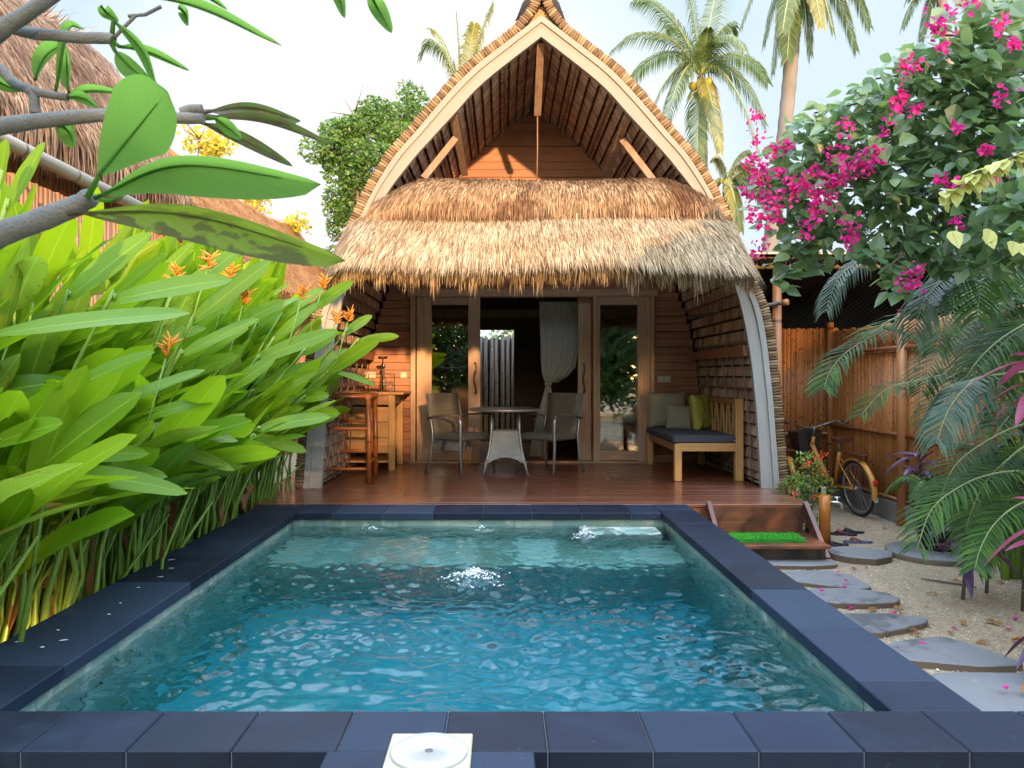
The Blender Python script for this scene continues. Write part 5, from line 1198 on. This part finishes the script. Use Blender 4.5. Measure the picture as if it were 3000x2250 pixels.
for lx, ly, rx, ry, Y, n in lobes:
    c_ = P(lx, ly, Y); k_ = Y / FD
    for _ in range(int(n * .62)):
        while True:
            d_ = V((R.uniform(-1, 1), R.uniform(-1, 1), R.uniform(-1, 1)))
            if d_.length < 1: break
        d_ *= R.uniform(.8, 1.1); p_ = c_ + V((d_.x * rx * k_, d_.y * max(rx, ry) * k_ * .8, d_.z * ry * k_))
        heart(ml, p_, (R.gauss(0, 1), R.gauss(-.3, .8), R.gauss(-.5, .7)), (R.gauss(0, .5), R.gauss(-.6, .6), 1), R.uniform(.065, .115))
tag(build('foliage', ml, M_bou, bo), kind='stuff')
hubb = V((3.6, 4.5, 2.6))
m = MB(); m.tube(smooth_path([(3.6, 4.6, GZ), (3.68, 4.55, .8), (3.55, 4.5, 1.7), hubb], 12), [lerp(.06, .035, i / 12) for i in range(13)], 9); build('trunk', m, M_brk, bo)
for lx, ly, rx, ry, Y, n in lobes:
    e_ = P(lx - rx * .7, ly - ry * .3, Y); m = MB(); m.tube(smooth_path([hubb, hubb.lerp(e_, .5) + V((0, 0, .18)), e_], 10), [lerp(.02, .005, i / 10) for i in range(11)], 6); build('branch', m, M_brk, bo)
fl = [(470, 760), (480, 900), (640, 940), (580, 1000), (430, 1060), (460, 1020), (540, 1110), (400, 1240), (440, 1290), (500, 1170), (560, 1300), (440, 1400), (540, 1440), (510, 1400), (620, 1130), (730, 1190), (830, 1120), (880, 1100), (960, 1160), (1020, 980), (1040, 1060), (1090, 1110),
      (1160, 1000), (1240, 960), (1180, 1080), (720, 1270), (800, 1210), (900, 1280), (860, 1340), (970, 1310), (800, 1480), (1085, 1460), (1085, 1550), (490, 1620), (1530, 410), (1640, 170), (1720, 90), (1300, 850), (2080, 610), (1050, 820), (950, 1010), (600, 1280), (1000, 1190), (860, 1390), (1760, 1190), (1400, 670), (1240, 1040), (520, 1280), (590, 1340), (840, 1270), (940, 1210)]
for i_, (zx, zy) in enumerate(fl + [(700, 1190), (500, 1080), (1500, 1770), (1480, 1830), (450, 1160), (2060, 150), (1860, 10), (620, 1420)] + [(R.uniform(450, 2150), R.uniform(750, 1500)) for _ in range(6)] + [(R.uniform(1300, 2150), R.uniform(250, 900)) for _ in range(7)]):
    X_, Y_ = 1475 + zx / 3.0, zy / 3.0; m = MB(); Yd = ppoly([(1600, 4.55), (1800, 4.15), (2000, 3.75), (2200, 3.3)], X_); c_ = P(X_, Y_, Yd); rr = (.03 if i_ > 57 else .042 if i_ % 3 else .06) * (1.25 if zy > 1440 or zy < 200 else 1)
    for _ in range(28 if rr > .05 else 17):
        p_ = c_ + V((R.gauss(0, rr * .4), R.gauss(0, rr * .4), R.gauss(0, rr * .48)))
        heart(m, p_, (R.gauss(0, 1), R.gauss(-.3, .8), R.gauss(-.2, .9)), (R.gauss(0, .6), R.gauss(-.4, .6), R.gauss(0, 1)), R.uniform(.022, .036), .36)
    build('flower_cluster', m, M_mag, bo)
# yellow leaved branch
M_yl = m_leaf('yellow_leaf', [(.42, .44, .1), (.55, .56, .16), (.62, .62, .24)], .5, .35, (.25, .35, .06), 9, tcol=(.7, .7, .2), vw=.06)
yb = thing('yellow_leaf_shrub', 'shrub with an arching branch of pale yellow leaves at the right edge', 'shrub', (3.3, 3.4, GZ))
arc = smooth_path([P(2330, 290, 3.0), P(2215, 330, 3.0), P(2120, 370, 3.05), P(2035, 425, 3.1)], 20); ml = MB(); ms = MB(); ms.tube(arc, [lerp(.008, .003, i / 20) for i in range(21)], 6)
ms.tube(smooth_path([(3.3, 3.4, GZ), (3.2, 3.3, .8), (2.9, 3.1, 1.7), arc[0]], 12), .015, 7)
for i in range(5, 21):
    for s_ in range(3): leaf(ml, arc[i] + V((R.gauss(0, .01), R.gauss(0, .01), 0)), (R.gauss(-.25, .6), R.gauss(-.5, .4), R.gauss(-.45, .45)), R.uniform(.05, .085), R.uniform(.03, .05), .3, .25, seg=5, wav=.15)
for x, y in ((2125, 500), (2205, 525), (2060, 505)):
    for s_ in range(2): heart(ml, P(x + R.gauss(0, 8), y + R.gauss(0, 6), 3.0), (R.gauss(0, .3), -.4, -1), (0, -1, .2), R.uniform(.06, .085))
build('foliage', ml, M_yl, yb); build('stem', ms, M_brk, yb)
# ================= areca palm with drooping fronds
M_arl = m_leaf('areca_leaflet', [(.012, .045, .016), (.028, .09, .02), (.08, .18, .024)], .5, .3, (.1, .2, .05), 0, tcol=(.2, .42, .03), spec=.25); M_arr = m_plain('palm_rachis', (.2, .26, .1), .5, .2, 10)
M_arg = m_leaf('greyish_areca_leaflet', [(.03, .075, .05), (.06, .12, .075), (.12, .18, .11)], .4, .25, (.1, .2, .1), 0, tcol=(.15, .28, .1), spec=.35)
ar = thing('areca_palm', 'areca palm with long drooping feather fronds before the bamboo fence', 'palm', (3.72, 5.6, GZ))
rt = [V((3.75, 5.6, 1.0)), V((3.85, 5.4, 1.6)), V((3.7, 5.5, .4))]
fr_ = [((2240, 560), (1934, 687), (1902, 716), (1835, 756), (1795, 799), (1779, 842), 5.1, .27, 0), ((2300, 800), (2182, 783), (2049, 808), (1977, 823), (1910, 844), (1857, 900), 4.9, .3, 0), ((2230, 480), (2089, 543), (2054, 591), (2015, 625), (1990, 665), (1969, 735), 4.6, .27, 1),
       ((2080, 470), (1950, 505), (1902, 532), (1854, 564), (1809, 604), (1782, 676), 5.2, .25, 1), ((2240, 800), (2120, 815), (2089, 835), (2059, 870), (2040, 905), (2022, 960), 4.5, .26, 1), ((2300, 1030), (2212, 1018), (2140, 1025), (2076, 1050), (2013, 1100), (1979, 1190), 4.5, .3, 0),
       ((2300, 900), (2200, 920), (2120, 960), (2060, 1010), (2030, 1080), (2010, 1130), 4.9, .28, 0), ((2300, 640), (2180, 650), (2100, 690), (2050, 740), (2010, 790), (1990, 850), 5.2, .3, 0), ((2350, 700), (2250, 690), (2180, 720), (2120, 770), (2080, 830), (2060, 900), 4.8, .3, 0),
       ((2300, 560), (2200, 570), (2130, 600), (2080, 640), (2040, 700), (2020, 760), 5.0, .3, 0), ((2350, 960), (2230, 960), (2180, 990), (2130, 1040), (2100, 1100), (2085, 1150), 4.7, .26, 0), ((2350, 620), (2230, 620), (2170, 650), (2130, 700), (2110, 760), (2100, 830), 5.4, .32, 0), ((2350, 860), (2240, 860), (2190, 890), (2150, 940), (2120, 1000), (2110, 1050), 5.3, .32, 0),
       ((2350, 1080), (2260, 1075), (2200, 1090), (2150, 1130), (2120, 1180), (2105, 1230), 4.3, .22, 0), ((2320, 740), (2220, 745), (2150, 760), (2090, 800), (2030, 850), (1990, 920), 5.4, .3, 0), ((2380, 520), (2280, 500), (2200, 520), (2150, 560), (2120, 620), (2110, 690), 4.4, .3, 0)]
R2 = random.Random(5)
for k in range(16):
    sx, sy = R2.uniform(2215, 2330), R2.uniform(560, 1120); ex, ey = R2.uniform(2085, 2165), sy + R2.uniform(60, 200); Yk = R2.uniform(4.9, 5.7)
    fr_.append(tuple((lerp(sx, ex, t), lerp(sy, ey, t) - 60 * math.sin(t * 3.0)) for t in (0, .25, .45, .65, .85, 1)) + (Yk, .3, 0))
for row in fr_:
    Y, LL, kd = row[6], row[7], row[8]; ml, mr = MB(), MB(); pts = [P(x, y, Y - (i * .06)) for i, (x, y) in enumerate(row[:6])]
    frond(ml, mr, pts, LL * 1.15, 40, .0165, .35 if kd == 0 else .95, .008, .45, .16, .25)
    o = build('frond', ml, M_arg if kd else M_arl, ar); build('rachis', mr, M_arr, o)
m = MB()
for k in range(7): q = V((3.72 + R.gauss(0, .1), 5.6 + R.gauss(0, .12), GZ)); m.tube(smooth_path([q, q + V((R.gauss(.02, .05), R.gauss(0, .05), .8)), q + V((R.uniform(-.05, .25), R.uniform(-.3, .1), 1.7))], 8), [.03, .028, .026, .024, .022, .02, .018, .016, .014], 8)
build('stem', m, M_hst, ar)
# pot with a young palm
pot = thing('potted_palm', 'small palm in a dark round pot standing on the concrete slab', 'potted palm', (cpl.x + .05, cpl.y + .05, GZ + .05))
px_, py_ = cpl.x + .05, cpl.y + .05
m = MB(); m.lathe((px_, py_, GZ + .05), [(0, 0), (.11, 0), (.14, .1), (.145, .24), (.15, .27), (.13, .27), (.125, .22), (0, .21)], 24); build('pot', m, M_black, pot)
for k in range(7):
    ml, mr = MB(), MB(); az = k * .9 + 2.0; b_ = V((px_, py_, GZ + .25)); d_ = V((math.cos(az), math.sin(az), 0)); frond(ml, mr, [b_, b_ + d_ * .1 + V((0, 0, .3)), b_ + d_ * .26 + V((0, 0, .38)), b_ + d_ * .4 + V((0, 0, .24))], .16, 40, .014, .5, .006); o = build('frond', ml, M_arl, pot); build('rachis', mr, M_arr, o)
# cordylines
M_cp = m_leaf('pink_cordyline_leaf', [(.3, .05, .1), (.45, .09, .17), (.22, .07, .16)], .4, .3, (.4, .12, .2), 0, tcol=(.6, .1, .2)); M_cd = m_leaf('purple_cordyline_leaf', [(.04, .015, .035), (.09, .035, .09), (.05, .05, .13)], .35, .2, (.1, .03, .08), 0, tcol=(.2, .03, .1))
def cordyline(x, y, z, n, L_, mat, label, hs):
    t = thing('cordyline', label, 'cordyline', (x, y, GZ)); m = MB(); m.tube([(x, y, GZ), (x + .02, y, (GZ + z) / 2), (x, y, z)], .012, 7); build('stem', m, M_brk, t); m = MB()
    for k in range(n): az = k * 2.4 + x; el = R.uniform(-.2, 1.1); leaf(m, (x, y, z - R.uniform(0, hs)), (math.cos(az) * math.cos(el), math.sin(az) * math.cos(el), math.sin(el)), L_ * R.uniform(.7, 1.1), L_ * .2, R.uniform(.3, .8), .25, seg=8, roll=R.gauss(0, .3))
    return build('foliage', m, mat, t)
cordyline(2.86, 4.15, 1.22, 15, .34, M_cp, 'tall cordyline with pink leaves at the right edge', .28)
cordyline(2.72, 3.85, .42, 15, .3, M_cp, 'low cordyline with mauve pink leaves below the taller pink one', .2)
cordyline(3.62, 6.75, .42, 12, .3, M_cd, 'dark purple cordyline beside the fence post behind the pot', .25)
cordyline(3.05, 5.15, .1, 16, .34, M_cd, 'dark purple cordyline with broad leaves beside the blue tube', .25)
cordyline(3.3, 5.3, .3, 18, .36, M_cd, 'dark purple cordyline deep in the shade at the foot of the palm', .35)
cordyline(2.62, 3.7, -.06, 12, .26, M_cd, 'purple cordyline at the right edge nearest the big stepping stone', .15)
cordyline(3.28, 4.9, .75, 14, .3, M_cd, 'purple cordyline half hidden under the palm fronds', .3)
m = MB(); m.tube([G(2084, 1208), P(2104, 1172, 5.9), P(2131, 1123, 5.95), P(2150, 1080, 6.0)], .016, 8); tag(build('blue_tube', m, m_plain('blue_plastic', (.02, .12, .45), .4, .1)), 'bright blue plastic tube leaning among the dark plants at the right', 'tube')
# ixora by the deck
ix = thing('ixora_shrub', 'small shrub with orange red flowers between the deck and the bicycles', 'shrub', (2.86, 7.3, GZ)); ml, ms = MB(), MB()
M_ix = m_leaf('ixora_leaf', [(.05, .13, .02), (.14, .27, .03), (.3, .4, .06)], .4, .3, (.3, .4, .1), 0); M_ixf = m_plain('orange_flower', (.8, .12, .04), .6, .2, 20, isl=.4)
for cx, cz, rr, n in ((2.86, .2, .17, 260), (2.76, .02, .16, 240), (2.98, .03, .13, 140), (2.72, -.16, .14, 160), (2.9, -.12, .18, 240), (2.66, .0, .1, 80)):
    for _ in range(n):
        d_ = V((R.gauss(0, 1), R.gauss(0, 1), R.gauss(0, 1))).normalized() * rr * R.uniform(.6, 1.05); leaf(ml, V((cx, 7.3, cz)) + d_, d_ + V((R.gauss(0, .08), R.gauss(0, .08), .05)), R.uniform(.035, .06), .02, .2, .2, seg=3)
for _ in range(9): ms.tube([(2.86 + R.gauss(0, .03), 7.3, GZ), (2.84 + R.gauss(0, .1), 7.3 + R.gauss(0, .08), R.uniform(-.05, .2))], .006, 5)
build('foliage', ml, M_ix, ix); build('stem', ms, M_brk, ix)
for zx, zy in ((370, 765), (450, 735), (495, 870), (240, 1045), (415, 1065), (330, 790), (485, 700)):
    c_ = P((2250 + zx / 3.016) / 1.3562, (1100 + zy / 3.016) / 1.3562, 7.1); m = MB()
    for _ in range(22): heart(m, c_ + V((R.gauss(0, .017), R.gauss(0, .017), R.gauss(0, .013))), (R.gauss(0, 1), R.gauss(-.5, .6), R.gauss(.3, .6)), (R.gauss(0, 1), -1, R.gauss(0, 1)), .018, .35)
    build('flower', m, M_ixf, ix)
# petals and dry leaves lying about
def Z8w(zx, zy, z): return G(*Z8((zx, zy)), z)
pet = [(380, 575, .05), (400, 570, .05), (622, 660, .045), (662, 705, .045), (700, 642, 0), (550, 724, 0), (535, 757, .055), (655, 742, .055), (685, 847, 0), (908, 872, .05), (925, 962, 0), (1055, 1028, .055), (1218, 950, 0), (1493, 955, 0), (1478, 1258, .06), (1275, 640, 0), (1530, 900, 0)]
for zx, zy, dz in pet:
    c_ = Z8w(zx, zy, GZ + dz + .004); m = MB()
    for k in range(5): a_ = k * 1.26 + R.random(); heart(m, c_ + V((0, 0, .004)), (math.cos(a_), math.sin(a_), R.uniform(.1, .9)), (0, 0, 1), R.uniform(.02, .03), .4)
    tag(build('fallen_blossom', m, M_mag), 'pink bougainvillea blossom fallen on a stepping stone' if dz else 'pink bougainvillea blossom fallen on the pale sand', 'blossom', 'pink blossoms fallen beside the pool')
dry = [(815, 850, .06), (905, 850, .06), (1065, 768, .06), (1370, 910, .08), (1270, 932, .06), (1320, 1020, .06), (1030, 965, .07), (845, 435, .04), (1440, 715, .05), (1000, 985, .05), (1090, 940, .06), (1190, 705, .09), (1500, 1010, .07), (1555, 1275, .09), (940, 885, .05), (1080, 840, .03), (1260, 858, .03), (780, 636, .03), (1200, 980, .04), (1560, 590, .07)]
for i_, (zx, zy, s_) in enumerate(dry):
    top = .062 if zx in (1555, 940) else .004; c_ = Z8w(zx, zy, GZ + top); m = MB(); a_ = R.uniform(0, 6.28); leaf(m, c_ + V((0, 0, .004)), (math.cos(a_), math.sin(a_), .25), s_ * 1.4, s_ * .6, .2, R.uniform(.3, .9), seg=6, wav=.35)
    tag(build('dry_leaf', m, M_dead), 'curled brown leaf lying on a stepping stone' if top > .01 else 'curled brown leaf lying on the pale sand', 'dry leaf', 'dry leaves scattered by the path')
m = MB(); m.tube([Z8w(1045, 690, GZ + .01), Z8w(1150, 705, GZ + .015), Z8w(1250, 722, GZ + .012), Z8w(1330, 735, GZ + .008)], [.004, .009, .007, .003], 6); tag(build('fallen_twig', m, M_brk), 'thin brown twig lying on the sand', 'twig')
for i_, (px, py) in enumerate(((350, 1212), (352, 1228), (330, 1243), (282, 1272), (128, 1303 - 40), (40, 1440))):
    pass
M_pet = m_plain('pale_petal', (.7, .68, .6), .7, .1)
for i_, (zx, zy) in enumerate(((1160, 572), (1165, 630), (1090, 690), (940, 762), (820, 870), (275, 1178), (100, 1142), (390, 1058), (405, 1132), (740, 950))):
    c_ = G(zx / 2.37 / 1.3562, (1400 + zy / 2.37) / 1.3562, .004); m = MB(); a_ = R.uniform(-.3, .3); leaf(m, c_, (math.cos(a_), math.sin(a_), .05), (.05, .04, .035, .03, .02, .02, .015, .015, .04, .02)[i_], .012, .0, .3, seg=4)
    tag(build('fallen_petal', m, M_pet), 'tiny pale petal on the left slate rim of the pool', 'petal', 'pale petals on the left pool rim')
# ================= neighbouring thatched roofs on the left
def long_roof(y0, y1, xr, zr, xe, ze, lab, nst, mat, bow=.5, nst2=0, name='thatched_house', len_=(.25, .55)):
    t = thing(name, lab, 'house', (xr, (y0 + y1) / 2, GZ)); m = MB(); K = 16
    def sp(u, v, s=1):      # u along, v ridge to eave
        x = lerp(xr, xe if s > 0 else 2 * xr - xe, v); z = lerp(zr, ze, v) + bow * math.sin(v * math.pi) * .6
        e = (u * 2 - 1); z -= .25 * (1 - e * e) * (1 - v); yy = lerp(y0, y1, u)
        return V((x, yy + .05 * noise.noise(V((v * 6, u * 9, 0))), z + .05 * noise.noise(V((u * 9, v * 6, s)))))
    for s in (1, -1): m.grid([[sp(i / K, v / 10, s) for i in range(K + 1)] for v in range(11)])
    for u in (0, 1):
        m.quad([sp(u, v / 10, 1) for v in range(11)] + [sp(u, v / 10, -1) for v in range(10, 0, -1)])
    for _ in range(nst):
        u, v = R.random(), R.random() ** .9; p_ = sp(u, v); q = sp(u, min(1, v + .02)); d_ = (q - sp(u, v - .02)).normalized(); L_ = R.uniform(*len_) * .55; n_ = V((.7, -.1, .7)); dy = V((0, R.gauss(0, .13), R.gauss(0, .03)))
        e_ = p_ + (d_ + dy + n_ * R.uniform(0, .12)) * L_; blade(m, p_ + n_ * .02, (p_ + e_) / 2 + n_ * .03, e_, .016, n_)
    for _ in range(nst2):
        u = R.random(); p_ = sp(u, .97) + V((R.uniform(-.15, .05), 0, 0)); L_ = R.uniform(*len_); e_ = p_ + V((R.gauss(.03, .08), R.gauss(0, .1), -1)) * L_; blade(m, p_, (p_ + e_) / 2 + V((.03, 0, 0)), e_, .016, V((1, -.3, 0)))
    for _ in range(nst2 // 4):
        u = R.random(); p_ = sp(u, R.uniform(-.02, .05)); e_ = p_ + V((R.gauss(0, .2), R.gauss(0, .1), R.uniform(-.02, .12))); blade(m, p_, (p_ + e_) / 2, e_, .012, V((1, -.3, 1)))
    build('roof', m, mat, t)
    w_ = slats((xe - .45, y0 + .3, 0), (xe - .45, y1 - .3, 0), GZ, ze + .1, .06); build('wall', w_, M_bpost, t)
    return t
M_th2 = m_ramp_strands('neighbour_thatch', [(0, (.16, .1, .07)), (.4, (.34, .23, .15)), (1, (.55, .4, .27))], patch=(1.4, (.5, .42, .4)))
M_th3 = m_ramp_strands('orange_thatch', [(0, (.22, .1, .04)), (.5, (.45, .23, .09)), (1, (.66, .38, .16))], patch=(2, (.75, .7, .65)))
long_roof(3.6, 9.2, -5.1, 5.15, -3.75, 3.25, 'neighbouring house with a shaggy thatched roof behind the left hedge', 9000, M_th2, .5, 6000)
long_roof(10.4, 19.6, -5.25, 4.85, -3.6, 2.5, 'farther neighbouring house with a smooth orange thatched roof', 16000, M_th3, .2, 1500, len_=(.12, .3))
# ================= trees
M_tl = m_leaf('tree_leaf', [(.03, .09, .02), (.07, .17, .03), (.16, .27, .05)], .5, .3, (.1, .2, .05), 0, tcol=(.2, .35, .05)); M_trk = m_plain('tree_bark', (.16, .12, .09), .9, .35, 8, .4)
M_tly = m_leaf('yellow_tree_leaf', [(.3, .25, .01), (.5, .42, .02), (.6, .5, .05)], .5, .3, (.3, .3, .05), 0)
M_cl = m_leaf('coconut_leaflet', [(.05, .09, .03), (.1, .15, .05), (.2, .25, .08)], .45, .35, (.1, .2, .05), 0, tcol=(.3, .4, .1)); M_cly = m_leaf('yellowing_coconut_leaflet', [(.13, .15, .05), (.24, .24, .06), (.36, .32, .07)], .45, .4, (.3, .3, .1), 0, tcol=(.42, .4, .09))
def tree(x, y, base, lobs, n, s0, s1, label, mat=None, grp='garden trees beyond the bungalow', name='leafy_tree'):
    t = thing(name, label, 'tree', (x, y, GZ), 0, grp); top = V(lobs[0][0]); m = MB(); fk = V((lerp(x, top.x, .5), y, base))
    m.tube(smooth_path([(x, y, GZ), (x + .1, y, (GZ + base) / 2), fk], 8), [lerp(.16, .09, i / 8) for i in range(9)], 9); build('trunk', m, M_trk, t); ml, mbr = MB(), MB()
    for c_, rr in lobs:
        c_ = V(c_); mbr.tube(smooth_path([fk, fk.lerp(c_, .5) + V((R.gauss(0, .1), 0, .1)), c_], 6), [.07, .06, .05, .04, .03, .02, .012], 6)
        for k in range(6): e_ = c_ + V((R.gauss(0, 1), R.gauss(0, 1), R.gauss(.2, 1))).normalized() * rr * .85; mbr.tube([c_, e_], [.02, .006], 5)
        kk = int(n * rr * rr)
        for j in range(9):          # sub clumps give the crown its uneven outline
            d_ = V((R.gauss(0, 1), R.gauss(0, 1), R.gauss(0, 1))).normalized() * rr * R.uniform(.35, .8); leafcloud(ml, c_ + d_, rr * .45, rr * .45, rr * .38, kk // 9, s0, s1, .3, .25)
    build('limbs', mbr, M_trk, t); tag(build('crown', ml, mat or M_tl, t), kind='stuff')
    return t
def PT(x, y, Y): return tuple(P(x, y, Y))
tree(-3.2, 18, 3.6, [(PT(765, 250, 18), .85), (PT(730, 330, 18), .75), (PT(800, 350, 18), .8), (PT(755, 430, 18), .75), (PT(850, 300, 18), .5), (PT(760, 520, 18), .8)], 4200, .07, .14, 'dense green leafy tree left of the gable')
tree(-1.9, 21, 4, [(PT(880, 220, 21), .75), (PT(910, 290, 21), .8), (PT(850, 290, 21), .6), (PT(890, 380, 21), .9)], 2400, .07, .14, 'thin crowned tree just behind the left slope of the gable')
tree(-8.5, 20, 3, [(PT(430, 300, 19), .5), (PT(470, 330, 19), .5), (PT(560, 420, 19), .45), (PT(640, 490, 19), .4)], 1600, .09, .16, 'yellow flowering tree above the farther thatched roof', M_tly)
for i_, (x, Y, z, r_) in enumerate(((-6.5, 24, 2.4, 1.7), (-3.2, 25, 2.2, 1.6), (0.2, 25, 2.4, 1.6), (4.2, 22, 2.0, 1.5), (7.0, 20, 2.6, 1.7), (9.6, 18, 3, 1.8), (12.5, 17, 3.5, 2))):
    tree(x, Y, 1.2, [((x, Y, z), r_), ((x + r_, Y + .3, z - .5), r_ * .8)], 420, .14, .26, ('round low tree far behind the farther thatched roof', 'low tree behind the dense tree left of the gable', 'low tree hidden directly behind the bungalow', 'low tree behind the carport, nearest the bungalow', 'low tree behind the middle of the carport roof', 'low tree behind the bougainvillea, above the fence', 'rightmost low tree behind the bougainvillea')[i_])
def coconut(base, crown, fronds, label, tr=(.17, .13), nuts=True, trk=True, name='coconut_palm'):
    t = thing(name, label, 'coconut palm', base, 0, 'coconut palms against the sky'); b_, c_ = V(base), V(crown); m = MB(); n = 40
    path = smooth_path([b_, b_.lerp(c_, .5) + V(((c_.x - b_.x) * .1, 0, 0)), c_], n); m.tube(path, [lerp(tr[0], tr[1], i / n) * (1.06 if i % 2 else .97) for i in range(n + 1)], 10); build('trunk', m, m_plain('coconut_trunk', (.15, .14, .125), .85, .35, 3, .3), t)
    for e_, up, yel, LL in fronds:
        ml, mr = MB(), MB(); e_ = V(e_); mid = c_.lerp(e_, .5) + V((0, 0, up)); frond(ml, mr, [c_, c_.lerp(mid, .5) + V((0, 0, up * .35)), mid, mid.lerp(e_, .55) + V((0, 0, up * .28)), e_], LL, 84, .036, .95, .045, .5, .1, .1)
        o = build('frond', ml, M_cly if yel else M_cl, t); build('rachis', mr, M_arr, o)
    if nuts:
        for k in range(7): a_ = k * .9; m = MB(); q = c_ + V((math.cos(a_) * .28, math.sin(a_) * .28, -.25 - (k % 3) * .12)); m.lathe(q, [(0, -.14), (.09, -.09), (.12, 0), (.08, .1), (0, .13)], 10); build('coconut', m, M_cly if k % 2 else M_tly, t)
Y = 24.0; c_ = P(1515, 165, Y)
coconut((c_.x + .3, Y, GZ), c_, [(P(1320, 110, Y), .9, 0, .8), (P(1370, 0, Y - .5), .7, 0, .8), (P(1400, 265, Y), .9, 0, .8), (P(1425, 330, Y - 1), 1.1, 0, .8), (P(1500, 400, Y - 1), .3, 0, .7), (P(1555, 330, Y - 1), .5, 1, .6), (P(1655, 270, Y), .9, 0, .8), (P(1660, 180, Y + 1), .8, 0, .8), (P(1590, 60, Y), .6, 0, .8), (P(1560, -60, Y + 1), .4, 0, .9), (P(1480, -60, Y), .3, 0, .9), (P(1440, 60, Y + 1), .5, 0, .8), (P(1640, 330, Y - 1), 1.0, 0, .8), (P(1530, 60, Y - 1), .2, 0, .6), (P(1350, 200, Y + 2), 1, 0, .8), (P(1610, 110, Y - 1.5), .8, 0, .8)], 'coconut palm with a full green crown directly right of the gable')
c_ = P(1725, -60, 17)
coconut(P(1640, 700, 17), c_, [(P(1650, 100, 17), .6, 0, .6), (P(1700, 130, 16.5), .4, 0, .6), (P(1600, 60, 17), .7, 0, .6), (P(1850, 110, 17), .7, 0, .6), (P(1800, 70, 16.5), .5, 0, .6), (P(1620, -60, 17), .7, 0, .7), (P(1900, -30, 17), .6, 0, .7), (P(1830, -100, 17), .5, 0, .7), (P(1690, 70, 16), .3, 0, .5), (P(1775, 60, 16), .4, 1, .4), (P(1750, 120, 17), .5, 0, .6), (P(1670, 160, 17), .6, 0, .6), (P(1880, 60, 17), .8, 0, .6)], 'tall coconut palm whose bare leaning trunk crosses the sky', (.17, .14), False)
c_ = P(1000, 260, 22)
coconut((c_.x, 22, GZ), c_, [(P(905, 120, 22), 1.1, 0, .75), (P(1065, 5, 22), .4, 1, .8), (P(985, 20, 22), .2, 0, .6), (P(1025, 50, 21.5), .3, 1, .7), (P(930, 60, 22.5), .6, 1, .6), (P(950, 250, 21.5), .3, 1, .5), (P(1100, 180, 22), .3, 0, .6), (P(980, 130, 22), .1, 0, .5)], 'coconut palm with yellow fronds rising behind the left slope of the gable', (.15, .12), False)
c_ = P(2030, -40, 20)
coconut(P(2120, 700, 20), c_, [(P(1950, 60, 20), .4, 0, .6), (P(1990, 90, 20), .3, 0, .6), (P(1960, 0, 20), .4, 0, .6), (P(2120, 60, 20), .5, 0, .6), (P(2080, -120, 20), .5, 0, .6)], 'coconut palm mostly hidden behind the top of the bougainvillea', (.15, .12), False)
c_ = P(1570, 400, 19)
coconut((c_.x, 19, GZ), c_, [(P(1510, 440, 19), .3, 1, .4), (P(1545, 340, 19), .2, 1, .4), (P(1640, 380, 19), .4, 1, .45), (P(1660, 460, 19), .4, 0, .5), (P(1600, 500, 18.5), .3, 1, .4), (P(1700, 420, 19), .4, 1, .45), (P(1620, 330, 19), .3, 1, .4), (P(1720, 520, 18.5), .5, 0, .5)], 'young coconut palm with yellow fronds low beside the right thatch edge', (.12, .1), False)
# ================= garden behind the viewer: it shades the pool and shows in the glass
for i_, (x, Y, z, r_) in enumerate(((-6.0, -8, 2.7, 2.1), (-2.4, -8.6, 2.75, 2.1), (1.3, -9.0, 2.8, 2.1), (5.2, -8.5, 3.6, 2.3), (9.0, -6, 3.6, 2.4), (7.8, -1.5, 3.2, 1.8))):
    tree(x, Y, 1.6, [((x, Y, z), r_), ((x + .8 * r_, Y, z - .9), r_ * .8), ((x - .8 * r_, Y + .3, z - 1), r_ * .8), ((x, Y, z - 1.9), r_), ((x + r_, Y + .5, z - 2.3), r_ * .7), ((x - r_, Y - .4, z - 2.2), r_ * .7)], 620, .16, .3, ('garden tree behind the viewer, far left', 'garden tree behind the viewer, left of the middle', 'garden tree behind the viewer, in the middle', 'garden tree behind the viewer, right of the middle', 'garden tree behind the viewer, far right', 'garden tree beyond the right fence')[i_], grp='garden trees behind the viewer')
